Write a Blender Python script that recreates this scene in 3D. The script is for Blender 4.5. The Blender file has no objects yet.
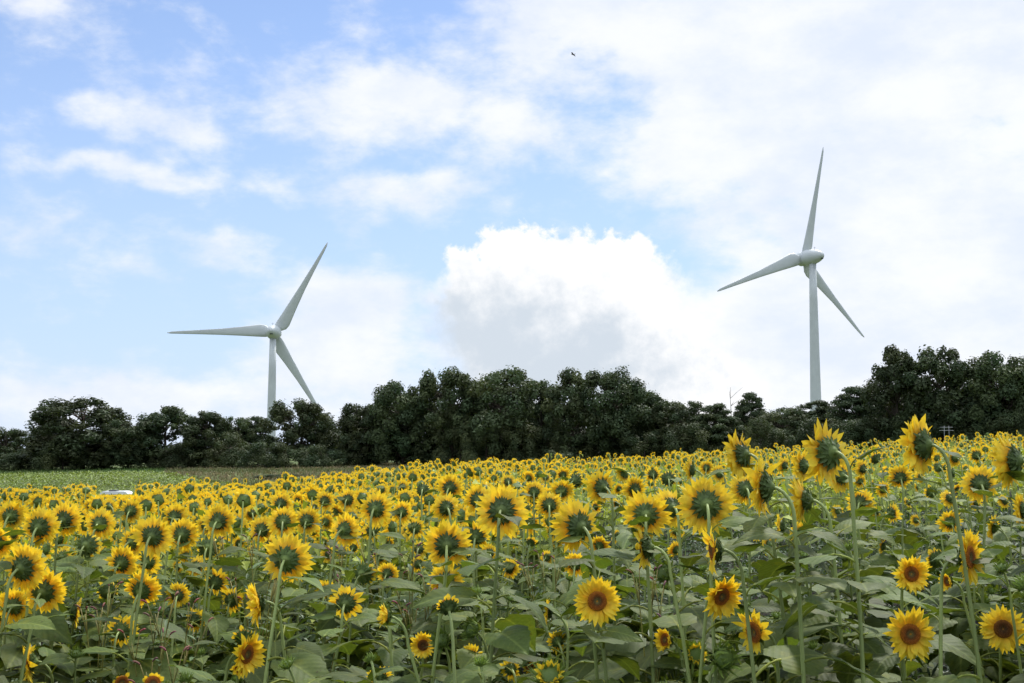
import bpy, math, random
import numpy as np
from mathutils import Vector, Matrix, Euler

R = math.radians
rng = random.Random(7)
nrg = np.random.default_rng(7)
scene = bpy.context.scene
COL = scene.collection

# ------------------------------------------------------------------ camera
F = 1150.0                       # focal length in pixels at 1024 wide
CX, CY, HOR = 512.0, 341.5, 441.0
PITCH = math.atan((HOR - CY) / F)
CAMZ = 1.6
cam = bpy.data.cameras.new('camera')
cam.sensor_width = 36.0
cam.lens = 36.0 * F / 1024.0
cam.clip_start, cam.clip_end = 0.1, 9000
cam_o = bpy.data.objects.new('camera', cam)
COL.objects.link(cam_o)
cam_o.location = (0, 0, CAMZ)
cam_o.rotation_euler = (math.pi / 2 + PITCH, 0, 0)
scene.camera = cam_o


def ray(px, py):
    a, b = (px - CX) / F, -(py - CY) / F
    c, s = math.cos(PITCH), math.sin(PITCH)
    return Vector((a, c - b * s, s + b * c))


def at(px, py, Y):
    """world point seen at a pixel, Y metres ahead"""
    d = ray(px, py)
    return Vector((0, 0, CAMZ)) + d * (Y / d.y)


def proj(p):
    x, y, z = p[0], p[1], p[2] - CAMZ
    c, s = math.cos(PITCH), math.sin(PITCH)
    f = y * c + z * s
    u = -y * s + z * c
    return CX + F * x / f, CY - F * u / f, f


# ------------------------------------------------------------------ terrain
def sst(x, a, b):
    t = np.clip((x - a) / (b - a), 0, 1)
    return t * t * (3 - 2 * t)


def zg(x, y):
    x = np.asarray(x, float); y = np.asarray(y, float)
    near = 0.052 * np.clip(x, -18, 18)
    az = np.clip(x / np.maximum(y, 30.0), -0.8, 0.8)
    far = -1.25 + np.where(az < 0, 2.7, 5.2) * az
    t = sst(y, 30, 95)
    z = near * (1 - t) + far * t
    z = z - 2.35 * np.exp(-((y - 96) / 19.0) ** 2) * sst(-az, 0.08, 0.3)
    z = z - 20.0 * sst(y, 185, 470) * sst(-az, -0.2, 0.15) - 2.0 * sst(y, 190, 420)
    z = z + 0.03 * np.sin(x * 1.7 + 0.6) * np.sin(y * 1.3)
    return z


def zgf(x, y):
    return float(zg(x, y))


# ------------------------------------------------------------------ mesh helpers
class MB:
    """collects vertices, polygons, colours and uvs"""
    def __init__(self):
        self.v, self.f, self.m, self.c, self.uv = [], [], [], [], []
        self.n = 0

    def add(self, V, faces, col=(1, 1, 1), mat=0, uv=None):
        V = np.asarray(V, float)
        o = self.n
        self.v.append(V); self.n += len(V)
        self.f += [tuple(i + o for i in f) for f in faces]
        self.m += [mat] * len(faces)
        C = np.ones((len(V), 3)) * np.asarray(col, float)
        self.c.append(C)
        self.uv.append(np.zeros((len(V), 2)) if uv is None else np.asarray(uv, float))

    def mesh(self, name, mats, smooth=True):
        me = bpy.data.meshes.new(name)
        V = np.concatenate(self.v) if self.v else np.zeros((0, 3))
        me.from_pydata(V.tolist(), [], self.f)
        for m in mats:
            me.materials.append(m)
        me.polygons.foreach_set('material_index', self.m)
        me.polygons.foreach_set('use_smooth', [smooth] * len(self.f))
        C = np.concatenate(self.c)
        at_ = me.color_attributes.new('Col', 'FLOAT_COLOR', 'POINT')
        at_.data.foreach_set('color', np.hstack([C, np.ones((len(C), 1))]).astype(np.float32).ravel())
        UV = np.concatenate(self.uv)
        ul = me.uv_layers.new(name='UVMap')
        li = np.empty(len(me.loops), np.int32)
        me.loops.foreach_get('vertex_index', li)
        ul.data.foreach_set('uv', UV[li].astype(np.float32).ravel())
        me.update()
        return me


def big_mesh(name, V, quads, mats, mi, col, smooth=False):
    """a mesh from numpy arrays of quads (a triangle repeats its last corner in TRI lists instead)"""
    me = bpy.data.meshes.new(name)
    me.vertices.add(len(V))
    me.vertices.foreach_set('co', np.asarray(V, np.float32).ravel())
    k = quads.shape[1]
    me.loops.add(quads.size)
    me.loops.foreach_set('vertex_index', quads.astype(np.int32).ravel())
    me.polygons.add(len(quads))
    me.polygons.foreach_set('loop_start', (np.arange(len(quads)) * k).astype(np.int32))
    for m in mats:
        me.materials.append(m)
    me.polygons.foreach_set('material_index', np.asarray(mi, np.int32))
    me.polygons.foreach_set('use_smooth', np.full(len(quads), smooth))
    at_ = me.color_attributes.new('Col', 'FLOAT_COLOR', 'POINT')
    at_.data.foreach_set('color', np.hstack([col, np.ones((len(col), 1))]).astype(np.float32).ravel())
    me.update(calc_edges=True)
    me.validate()
    return me


def link(name, data, parent=None, loc=None):
    o = bpy.data.objects.new(name, data)
    COL.objects.link(o)
    if parent is not None:
        o.parent = parent
    if loc is not None:
        o.location = loc
    return o


def tag(o, label, cat, group=None, kind=None):
    o['label'] = label
    if cat:
        o['category'] = cat
    if group:
        o['group'] = group
    if kind:
        o['kind'] = kind
    return o


def empty(name, loc, label, cat, group=None):
    o = link(name, None, loc=loc)
    o.empty_display_size = 0.2
    return tag(o, label, cat, group)


def frames(P):
    """tangent frames along a polyline"""
    P = np.asarray(P, float)
    T = np.gradient(P, axis=0)
    T /= np.linalg.norm(T, axis=1)[:, None] + 1e-9
    ref = np.array([1.0, 0.13, 0.07])
    A = np.cross(T, ref); A /= np.linalg.norm(A, axis=1)[:, None] + 1e-9
    B = np.cross(T, A)
    return T, A, B


def tube(mb, P, rad, k=6, col=(1, 1, 1), mat=0, cap=True):
    P = np.asarray(P, float)
    T, A, B = frames(P)
    n = len(P)
    ang = np.arange(k) * 2 * math.pi / k
    rad = np.asarray(rad, float)
    V = (P[:, None, :] + rad[:, None, None] * (A[:, None, :] * np.cos(ang)[None, :, None] + B[:, None, :] * np.sin(ang)[None, :, None])).reshape(-1, 3)
    fs = [(i * k + j, i * k + (j + 1) % k, (i + 1) * k + (j + 1) % k, (i + 1) * k + j) for i in range(n - 1) for j in range(k)]
    if cap:
        fs.append(tuple((n - 1) * k + j for j in range(k)))
        fs.append(tuple(reversed(range(k))))
    mb.add(V, fs, col, mat)


def lathe(mb, prof, k=20, col=(1, 1, 1), mat=0, axis='z', cols=None):
    """prof: list of (r, h)"""
    V, C = [], []
    for q, (r, h) in enumerate(prof):
        for j in range(k):
            a = 2 * math.pi * j / k
            V.append((r * math.cos(a), r * math.sin(a), h) if axis == 'z' else (r * math.cos(a), h, r * math.sin(a)))
            C.append(cols[q] if cols else col)
    n = len(prof)
    fs = [(i * k + j, i * k + (j + 1) % k, (i + 1) * k + (j + 1) % k, (i + 1) * k + j) for i in range(n - 1) for j in range(k)]
    fs.append(tuple(reversed(range(k)))); fs.append(tuple((n - 1) * k + j for j in range(k)))
    mb.add(V, fs, C, mat)


def box(mb, c, s, col=(1, 1, 1), mat=0):
    x, y, z = c; a, b, d = s[0] / 2, s[1] / 2, s[2] / 2
    V = [(x + i * a, y + j * b, z + k * d) for i in (-1, 1) for j in (-1, 1) for k in (-1, 1)]
    mb.add(V, [(0, 1, 3, 2), (4, 6, 7, 5), (0, 4, 5, 1), (2, 3, 7, 6), (0, 2, 6, 4), (1, 5, 7, 3)], col, mat)


def bez(p0, p1, p2, p3, n):
    t = np.linspace(0, 1, n)[:, None]
    p0, p1, p2, p3 = (np.asarray(p, float) for p in (p0, p1, p2, p3))
    return (1 - t) ** 3 * p0 + 3 * (1 - t) ** 2 * t * p1 + 3 * (1 - t) * t ** 2 * p2 + t ** 3 * p3


# ------------------------------------------------------------------ materials
def new_mat(name):
    m = bpy.data.materials.new(name)
    m.use_nodes = True
    nt = m.node_tree
    nt.nodes.clear()
    out = nt.nodes.new('ShaderNodeOutputMaterial')
    return m, nt, out


def nd(nt, typ, **kw):
    n = nt.nodes.new(typ)
    for k, v in kw.items():
        setattr(n, k, v)
    return n


def mixc(nt, fac, a, b, blend='MIX'):
    n = nd(nt, 'ShaderNodeMix', data_type='RGBA', blend_type=blend)
    for sock, v in ((n.inputs[0], fac), (n.inputs[6], a), (n.inputs[7], b)):
        if isinstance(v, (int, float)):
            sock.default_value = v
        elif isinstance(v, tuple):
            sock.default_value = (*v, 1)
        else:
            nt.links.new(v, sock)
    return n.outputs[2]


def ramp(nt, fac, stops):
    n = nd(nt, 'ShaderNodeValToRGB')
    e = n.color_ramp.elements
    while len(e) < len(stops):
        e.new(0.5)
    for el, (p, c) in zip(e, stops):
        el.position = p
        el.color = (*c, 1) if len(c) == 3 else c
    nt.links.new(fac, n.inputs[0])
    return n.outputs[0]


def noise(nt, scale, detail=3, vec=None, rough=0.55, coord='Object'):
    n = nd(nt, 'ShaderNodeTexNoise')
    n.inputs['Scale'].default_value = scale
    n.inputs['Detail'].default_value = detail
    n.inputs['Roughness'].default_value = rough
    if vec is None:
        tc = nd(nt, 'ShaderNodeTexCoord')
        vec = tc.outputs[coord]
    nt.links.new(vec, n.inputs['Vector'])
    return n.outputs['Fac']


def leafy(name, base, trans_fac, rough=0.5, var=0.25, trans_tint=(1.25, 1.2, 0.5), veins=False, spec=0.4, hue=0.0):
    """thin plant tissue: base colour times the mesh's own colour, part of the light shining through"""
    m, nt, out = new_mat(name)
    ca = nd(nt, 'ShaderNodeVertexColor', layer_name='Col')
    oi = nd(nt, 'ShaderNodeObjectInfo')
    c = mixc(nt, 1.0, base, ca.outputs[0], 'MULTIPLY')
    hv = nd(nt, 'ShaderNodeHueSaturation')
    mr = nd(nt, 'ShaderNodeMapRange'); mr.inputs[3].default_value = 1 - var; mr.inputs[4].default_value = 1 + var
    nt.links.new(oi.outputs['Random'], mr.inputs[0]); nt.links.new(mr.outputs[0], hv.inputs['Value'])
    nt.links.new(c, hv.inputs['Color'])
    if hue:
        mh = nd(nt, 'ShaderNodeMapRange'); mh.inputs[3].default_value = 0.5 - hue; mh.inputs[4].default_value = 0.5 + hue
        mm = nd(nt, 'ShaderNodeMath', operation='FRACT'); ml = nd(nt, 'ShaderNodeMath', operation='MULTIPLY')
        ml.inputs[1].default_value = 7.31
        nt.links.new(oi.outputs['Random'], ml.inputs[0]); nt.links.new(ml.outputs[0], mm.inputs[0])
        nt.links.new(mm.outputs[0], mh.inputs[0]); nt.links.new(mh.outputs[0], hv.inputs['Hue'])
    c = hv.outputs[0]
    nz = noise(nt, 18 if veins else 6, 3)
    c = mixc(nt, 0.35, c, ramp(nt, nz, [(0.3, (0.55, 0.6, 0.5)), (0.7, (1.25, 1.2, 1.1))]), 'MULTIPLY')
    bs = nd(nt, 'ShaderNodeBsdfPrincipled')
    if veins:
        uv = nd(nt, 'ShaderNodeUVMap', uv_map='UVMap')
        sp = nd(nt, 'ShaderNodeSeparateXYZ'); nt.links.new(uv.outputs[0], sp.inputs[0])
        ab = nd(nt, 'ShaderNodeMath', operation='ABSOLUTE'); nt.links.new(sp.outputs[1], ab.inputs[0])
        k = nd(nt, 'ShaderNodeMath', operation='MULTIPLY_ADD'); k.inputs[1].default_value = -0.42
        nt.links.new(ab.outputs[0], k.inputs[0]); nt.links.new(sp.outputs[0], k.inputs[2])
        w = nd(nt, 'ShaderNodeMath', operation='MULTIPLY'); w.inputs[1].default_value = 44.0; nt.links.new(k.outputs[0], w.inputs[0])
        sn = nd(nt, 'ShaderNodeMath', operation='SINE'); nt.links.new(w.outputs[0], sn.inputs[0])
        v1 = ramp(nt, sn.outputs[0], [(0.86, (0, 0, 0)), (1.0, (0.16, 0.16, 0.16))])
        v2 = ramp(nt, ab.outputs[0], [(0.0, (0.8, 0.8, 0.8)), (0.08, (0, 0, 0))])
        vv = mixc(nt, 1.0, v1, v2, 'ADD')
        c = mixc(nt, vv, c, mixc(nt, 1.0, c, (1.9, 1.7, 1.7), 'MULTIPLY'))
        bp = nd(nt, 'ShaderNodeBump'); bp.inputs['Strength'].default_value = 0.10; bp.inputs['Distance'].default_value = 0.004
        nt.links.new(sn.outputs[0], bp.inputs['Height']); nt.links.new(bp.outputs[0], bs.inputs['Normal'])
    if veins:      # yellowing patches and brown dead spots
        c = mixc(nt, ramp(nt, noise(nt, 2.6, 4), [(0.56, (0, 0, 0)), (0.74, (0.55, 0.55, 0.55))]), c, mixc(nt, 1.0, c, (1.7, 1.35, 0.8), 'MULTIPLY'))
        c = mixc(nt, ramp(nt, noise(nt, 11, 3), [(0.68, (0, 0, 0)), (0.72, (0.85, 0.85, 0.85))]), c, (0.06, 0.042, 0.02))
    nt.links.new(c, bs.inputs['Base Color'])
    bs.inputs['Roughness'].default_value = rough
    bs.inputs['Specular IOR Level'].default_value = spec
    tr = nd(nt, 'ShaderNodeBsdfTranslucent')
    nt.links.new(mixc(nt, 1.0, c, trans_tint, 'MULTIPLY'), tr.inputs[0])
    mx = nd(nt, 'ShaderNodeMixShader'); mx.inputs[0].default_value = trans_fac
    nt.links.new(bs.outputs[0], mx.inputs[1]); nt.links.new(tr.outputs[0], mx.inputs[2])
    nt.links.new(mx.outputs[0], out.inputs[0])
    return m


def solid(name, base, rough=0.6, spec=0.4, nscale=None, namp=0.2, metal=0.0):
    m, nt, out = new_mat(name)
    bs = nd(nt, 'ShaderNodeBsdfPrincipled')
    ca = nd(nt, 'ShaderNodeVertexColor', layer_name='Col')
    c = mixc(nt, 1.0, base, ca.outputs[0], 'MULTIPLY')
    if nscale:
        nz = noise(nt, nscale, 4)
        c = mixc(nt, 1.0, c, ramp(nt, nz, [(0.3, (1 - namp,) * 3), (0.7, (1 + namp,) * 3)]), 'MULTIPLY')
    nt.links.new(c, bs.inputs['Base Color'])
    bs.inputs['Roughness'].default_value = rough
    bs.inputs['Specular IOR Level'].default_value = spec
    bs.inputs['Metallic'].default_value = metal
    nt.links.new(bs.outputs[0], out.inputs[0])
    return m


M_PETAL = leafy('petal', (0.91, 0.70, 0.044), 0.36, 0.55, 0.10, (1.1, 0.95, 0.6), spec=0.25)
M_BRACT = leafy('bract', (0.082, 0.125, 0.030), 0.16, 0.6, 0.22, spec=0.3)
M_DISC = solid('seed_disc', (1, 1, 1), 0.85, 0.2)
M_STEM = leafy('stem', (0.27, 0.335, 0.11), 0.05, 0.55, 0.2, spec=0.35)
M_LEAF = leafy('leaf', (0.086, 0.120, 0.029), 0.25, 0.6, 0.36, (1.5, 1.5, 0.5), veins=True, spec=0.16, hue=0.012)
M_WEED = leafy('weed', (0.085, 0.135, 0.045), 0.25, 0.55, 0.2)
M_PINK = leafy('pink_spike', (0.25, 0.10, 0.09), 0.1, 0.7, 0.2, (1, 1, 1))
M_CROWN = leafy('crown', (0.053, 0.080, 0.037), 0.15, 0.6, 0.22, (1.3, 1.35, 0.5), spec=0.2, hue=0.015)
M_BARK = solid('bark', (0.075, 0.06, 0.045), 0.9, 0.2, 3.0, 0.35)
M_CROP = leafy('crop', (0.20, 0.265, 0.065), 0.25, 0.55, 0.0)
M_DRY = leafy('dry_grass', (0.24, 0.20, 0.11), 0.2, 0.7, 0.0, (1, 1, .9))
M_TURB = solid('turbine_paint', (0.50, 0.53, 0.52), 0.5, 0.35, 0.25, 0.06)
M_DARK = solid('dark_gap', (0.05, 0.06, 0.06), 0.6)
M_WHITE = solid('white_paint', (0.75, 0.75, 0.76), 0.35, 0.5, 2.0, 0.06)
M_WORN = solid('weathered_white', (0.36, 0.37, 0.37), 0.7, 0.3, 3.0, 0.15)
M_GLASS = solid('dark_glass', (0.03, 0.035, 0.04), 0.08, 0.7)
M_RUBBER = solid('rubber', (0.03, 0.03, 0.03), 0.8)
M_BIRD = solid('feathers', (0.06, 0.06, 0.065), 0.8)

# ------------------------------------------------------------------ world and sun
SUN_AZ, SUN_EL = 28.0, 50.0        # degrees, to the right of straight ahead
w = bpy.data.worlds.new('World'); scene.world = w; w.use_nodes = True
nt = w.node_tree; nt.nodes.clear()
wout = nd(nt, 'ShaderNodeOutputWorld')
sky = nd(nt, 'ShaderNodeTexSky', sky_type='NISHITA')
sky.sun_disc = False
sky.sun_elevation = R(SUN_EL); sky.sun_rotation = R(SUN_AZ)
sky.air_density = 1.0; sky.dust_density = 0.2; sky.ozone_density = 1.2; sky.altitude = 200
bg1 = nd(nt, 'ShaderNodeBackground'); bg1.inputs[1].default_value = 0.13
tint = nd(nt, 'ShaderNodeMix', data_type='RGBA', blend_type='MULTIPLY'); tint.inputs[0].default_value = 1
SKY_TINT = (0.80, 0.86, 1.0)
tint.inputs[7].default_value = (*SKY_TINT, 1)
nt.links.new(sky.outputs[0], tint.inputs[6]); nt.links.new(tint.outputs[2], bg1.inputs[0])

tc = nd(nt, 'ShaderNodeTexCoord')
sx = nd(nt, 'ShaderNodeSeparateXYZ'); nt.links.new(tc.outputs['Generated'], sx.inputs[0])


def mth(op, a, b=None, c=None, clamp=False):
    n = nd(nt, 'ShaderNodeMath', operation=op); n.use_clamp = clamp
    for i, v in enumerate((a, b, c)):
        if v is None:
            continue
        if isinstance(v, (int, float)):
            n.inputs[i].default_value = v
        else:
            nt.links.new(v, n.inputs[i])
    return n.outputs[0]


K = 1150.0
U = mth('MULTIPLY', mth('ARCTAN2', sx.outputs[0], sx.outputs[1]), K)      # azimuth, in the same unit as V
V_ = mth('MULTIPLY', mth('ARCSINE', sx.outputs[2]), K)                    # elevation
cmb = nd(nt, 'ShaderNodeCombineXYZ'); nt.links.new(U, cmb.inputs[0]); nt.links.new(V_, cmb.inputs[1])
UV0 = cmb.outputs[0]


def wnoise(scale_u, scale_v, detail, rough=0.55, off=0.0, vec=None, out='Fac', dist=0.0):
    vm = nd(nt, 'ShaderNodeVectorMath', operation='MULTIPLY_ADD')
    nt.links.new(vec or UV0, vm.inputs[0])
    vm.inputs[1].default_value = (scale_u, scale_v, 0); vm.inputs[2].default_value = (off, off * 1.7, off * 0.3)
    n = nd(nt, 'ShaderNodeTexNoise'); n.inputs['Scale'].default_value = 1.0
    n.inputs['Detail'].default_value = detail; n.inputs['Roughness'].default_value = rough
    n.inputs['Distortion'].default_value = dist
    nt.links.new(vm.outputs[0], n.inputs['Vector'])
    return n.outputs[out]


def warped(su, amp, off):
    c = wnoise(su, su, 3, 0.6, off, out='Color')
    vm = nd(nt, 'ShaderNodeVectorMath', operation='SUBTRACT'); nt.links.new(c, vm.inputs[0]); vm.inputs[1].default_value = (0.5, 0.5, 0.5)
    vs = nd(nt, 'ShaderNodeVectorMath', operation='MULTIPLY_ADD'); nt.links.new(vm.outputs[0], vs.inputs[0])
    vs.inputs[1].default_value = (amp, amp, 0); nt.links.new(UV0, vs.inputs[2])
    return vs.outputs[0]


def uvdir(px, py):
    d = ray(px, py).normalized()
    return math.atan2(d.x, d.y) * K, math.asin(d.z) * K


def blob(vec, px, py, rx, ry, wgt, hard=False):
    u, v = uvdir(px, py)
    a = nd(nt, 'ShaderNodeVectorMath', operation='MULTIPLY_ADD'); nt.links.new(vec, a.inputs[0])
    a.inputs[1].default_value = (1 / rx, 1 / ry, 0); a.inputs[2].default_value = (-u / rx, -v / ry, 0)
    l = nd(nt, 'ShaderNodeVectorMath', operation='LENGTH'); nt.links.new(a.outputs[0], l.inputs[0])
    if hard:
        return mth('SUBTRACT', 1.0, l.outputs['Value'])
    m = nd(nt, 'ShaderNodeMapRange', interpolation_type='SMOOTHSTEP')
    m.inputs[1].default_value = 1.0; m.inputs[2].default_value = 0.0; m.inputs[3].default_value = 0.0; m.inputs[4].default_value = wgt
    nt.links.new(l.outputs['Value'], m.inputs[0])
    return m.outputs[0]


def sstep(v, a, b, hi=1.0, lo=0.0):
    m = nd(nt, 'ShaderNodeMapRange', interpolation_type='SMOOTHSTEP')
    m.inputs[1].default_value = a; m.inputs[2].default_value = b; m.inputs[3].default_value = lo; m.inputs[4].default_value = hi
    nt.links.new(v, m.inputs[0])
    return m.outputs[0]


# thin high cloud: soft patches placed by direction, broken up by noise
wv = warped(0.009, 60, 3.1)
VEIL = [(350, 112, 150, 66, 1.0), (400, 90, 80, 44, .5), (118, 112, 80, 30, 1.0), (190, 138, 84, 30, .75), (130, 172, 110, 26, .8), (300, 186, 240, 24, .62),
        (400, 206, 170, 32, .6), (225, 236, 76, 20, .6), (36, 2, 70, 32, .7), (500, 120, 150, 90, .75), (650, 30, 300, 85, 1.2), (560, 5, 130, 50, .6),
        (900, 120, 340, 220, 1.0), (960, 320, 300, 220, 1.3), (740, 110, 170, 100, .8), (770, 340, 210, 120, 1.2), (540, 410, 420, 50, .8), (330, 350, 130, 70, .5), (720, 215, 90, 60, .55), (640, 165, 110, 60, .6),
        (350, 290, 120, 36, .85), (170, 400, 330, 60, .7), (20, 400, 240, 60, .5), (10, 225, 70, 40, .55), (115, 268, 90, 24, .5), (225, 255, 60, 18, .4), (60, 160, 90, 20, .4), (370, 340, 140, 70, .95),
        (980, 20, 240, 120, .7)]
acc = None
for b in VEIL:
    s = blob(wv, *b)
    acc = s if acc is None else mth('ADD', acc, s)
# outside the view the cover goes on as broken cloud
inside = sstep(blob(UV0, 512, 300, 800, 480, 1.0, True), -0.15, 0.08)
acc = mth('ADD', acc, mth('MULTIPLY', mth('SUBTRACT', 1.0, inside), 0.55))
fb = wnoise(0.0085, 0.014, 6, 0.58, 0.7, dist=0.3)
fb2 = wnoise(0.020, 0.036, 6, 0.6, 5.7)
dens = mth('ADD', acc, mth('MULTIPLY', mth('SUBTRACT', fb, 0.53), 1.9))
dens = mth('ADD', dens, mth('MULTIPLY', mth('SUBTRACT', fb2, 0.5), 1.5))
a_veil = sstep(dens, -0.10, 1.0, 0.92)
# faint haze lightens the sky towards the horizon
a_hor = sstep(V_, 480.0, -40.0, 0.85, 0.22)

# cumulus: crisp heads
wc1 = warped(0.022, 34, 9.2)
CUM = [(497, 250, 27), (468, 274, 30), (440, 300, 30), (520, 262, 38), (560, 274, 38), (606, 268, 34), (636, 268, 32), (660, 300, 44), (590, 318, 88), (500, 335, 90),
       (700, 345, 62), (650, 365, 90), (430, 330, 30), (545, 300, 70), (720, 380, 80), (425, 296, 16)]
accc = None
for (px, py, r) in CUM:
    s = blob(wc1, px, py, r, r, 1, True)
    s = mth('MULTIPLY', s, r / 40.0)
    accc = s if accc is None else mth('SMOOTH_MAX', accc, s, 0.12)
cn = wnoise(0.045, 0.045, 7, 0.62, 2.2)
accn = mth('ADD', accc, mth('MULTIPLY', mth('SUBTRACT', cn, 0.5), 0.95))
accn = mth('ADD', accn, mth('MULTIPLY', mth('SUBTRACT', wnoise(0.13, 0.13, 4, 0.6, 8.8), 0.5), 0.30))
# crisp on the upper left, dissolving into the veil at the lower right and low down
soft = mth('MAXIMUM', blob(UV0, 760, 340, 150, 150, 1.0), blob(UV0, 400, 365, 140, 130, 1.0))
edge = mth('MULTIPLY_ADD', soft, 2.0, 0.24)
q = mth('DIVIDE', accn, edge, clamp=True)
a_cum = sstep(q, 0.0, 1.0, 1.0)
# the shaded underside of the cumulus
wc2 = warped(0.02, 46, 14.0)
SH = [(500, 345, 120, 70), (600, 345, 66, 44), (560, 372, 150, 50), (460, 330, 50, 44), (525, 318, 40, 30)]
accs = None
for (px, py, rx, ry) in SH:
    s = blob(wc2, px, py, rx, ry, 1, True)
    accs = s if accs is None else mth('SMOOTH_MAX', accs, s, 0.1)
accs = mth('ADD', accs, mth('MULTIPLY', mth('SUBTRACT', cn, 0.5), 1.3))
sh = mth('MAXIMUM', sstep(accs, -0.35, 0.8, 0.95), mth('MULTIPLY', sstep(wnoise(0.03, 0.04, 6, 0.62, 33.0), 0.45, 0.75), 0.30))
CS = 1.0
mixs = nd(nt, 'ShaderNodeMix', data_type='RGBA'); nt.links.new(sh, mixs.inputs[0])
mixs.inputs[6].default_value = (0.90, 0.90, 0.905, 1); mixs.inputs[7].default_value = (0.55, 0.615, 0.69, 1)
# veil colour, with slow light and dark variation
vn = wnoise(0.008, 0.014, 7, 0.6, 21.0)
mixv = nd(nt, 'ShaderNodeMix', data_type='RGBA'); nt.links.new(sstep(vn, 0.3, 0.7), mixv.inputs[0])
mixv.inputs[6].default_value = (0.69, 0.745, 0.86, 1); mixv.inputs[7].default_value = (0.86, 0.868, 0.885, 1)
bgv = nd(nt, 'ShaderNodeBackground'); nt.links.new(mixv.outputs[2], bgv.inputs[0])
# extra brightness added to unseen cloud above the view, to light the field
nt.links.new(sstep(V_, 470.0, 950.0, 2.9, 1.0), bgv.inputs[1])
bgc = nd(nt, 'ShaderNodeBackground'); nt.links.new(mixs.outputs[2], bgc.inputs[0])
bgh = nd(nt, 'ShaderNodeBackground'); bgh.inputs[0].default_value = (0.50, 0.63, 0.86, 1)


def mixsh(fac, a, b):
    n = nd(nt, 'ShaderNodeMixShader'); nt.links.new(fac, n.inputs[0]); nt.links.new(a, n.inputs[1]); nt.links.new(b, n.inputs[2])
    return n.outputs[0]


s0 = mixsh(a_hor, bg1.outputs[0], bgh.outputs[0])
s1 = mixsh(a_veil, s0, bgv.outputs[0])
s2 = mixsh(a_cum, s1, bgc.outputs[0])
nt.links.new(s2, wout.inputs[0])
w.cycles.sampling_method = 'MANUAL'; w.cycles.sample_map_resolution = 512

sun = bpy.data.lights.new('sun', 'SUN'); sun.energy = 3.5; sun.angle = R(6); sun.color = (1.0, 0.965, 0.90)
sun_o = link('sun', sun)
d = Vector((math.sin(R(SUN_AZ)) * math.cos(R(SUN_EL)), math.cos(R(SUN_AZ)) * math.cos(R(SUN_EL)), math.sin(R(SUN_EL))))
sun_o.rotation_euler = d.to_track_quat('Z', 'Y').to_euler()
sun_o.location = d * 100

# ------------------------------------------------------------------ ground
def make_ground():
    rr = np.concatenate([[0.3], np.geomspace(1.2, 60, 46), np.geomspace(64, 480, 52), np.geomspace(520, 4200, 16)])
    na = 200
    aa = np.arange(na) * 2 * math.pi / na
    X = rr[:, None] * np.sin(aa)[None]; Y = rr[:, None] * np.cos(aa)[None]
    Z = zg(X, Y)
    V = np.stack([X, Y, Z], -1).reshape(-1, 3)
    mb = MB()
    n = len(rr)
    fs = [(i * na + j, (i + 1) * na + j, (i + 1) * na + (j + 1) % na, i * na + (j + 1) % na) for i in range(n - 1) for j in range(na)]
    fs.append(tuple(range(na)))
    mb.add(V, fs)
    m, nt, out = new_mat('ground')
    bs = nd(nt, 'ShaderNodeBsdfPrincipled'); bs.inputs['Roughness'].default_value = 0.95; bs.inputs['Specular IOR Level'].default_value = 0.1
    tc = nd(nt, 'ShaderNodeTexCoord')
    sp = nd(nt, 'ShaderNodeSeparateXYZ'); nt.links.new(tc.outputs['Object'], sp.inputs[0])
    soil = ramp(nt, noise(nt, 2.5, 6), [(0.3, (0.012, 0.010, 0.007)), (0.7, (0.03, 0.025, 0.016))])
    soil = mixc(nt, ramp(nt, noise(nt, 5, 4), [(0.45, (0, 0, 0)), (0.6, (1, 1, 1))]), soil, (0.026, 0.04, 0.013))
    grass = ramp(nt, noise(nt, 0.12, 6), [(0.3, (0.06, 0.085, 0.03)), (0.7, (0.12, 0.15, 0.055))])
    grass = mixc(nt, 0.5, grass, ramp(nt, noise(nt, 4, 4), [(0.3, (0.5, 0.5, 0.5)), (0.7, (1.3, 1.3, 1.2))]), 'MULTIPLY')
    mr = nd(nt, 'ShaderNodeMapRange'); mr.inputs[1].default_value = 33; mr.inputs[2].default_value = 38
    nt.links.new(sp.outputs[1], mr.inputs[0])
    nt.links.new(mixc(nt, mr.outputs[0], soil, grass), bs.inputs['Base Color'])
    bp = nd(nt, 'ShaderNodeBump'); bp.inputs['Strength'].default_value = 0.6; bp.inputs['Distance'].default_value = 0.06
    nt.links.new(noise(nt, 6, 6), bp.inputs['Height']); nt.links.new(bp.outputs[0], bs.inputs['Normal'])
    nt.links.new(bs.outputs[0], out.inputs[0])
    o = link('ground', mb.mesh('ground', [m]))
    tag(o, 'soil of the sunflower field running into grassland towards the trees', 'ground', kind='structure')


make_ground()


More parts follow.
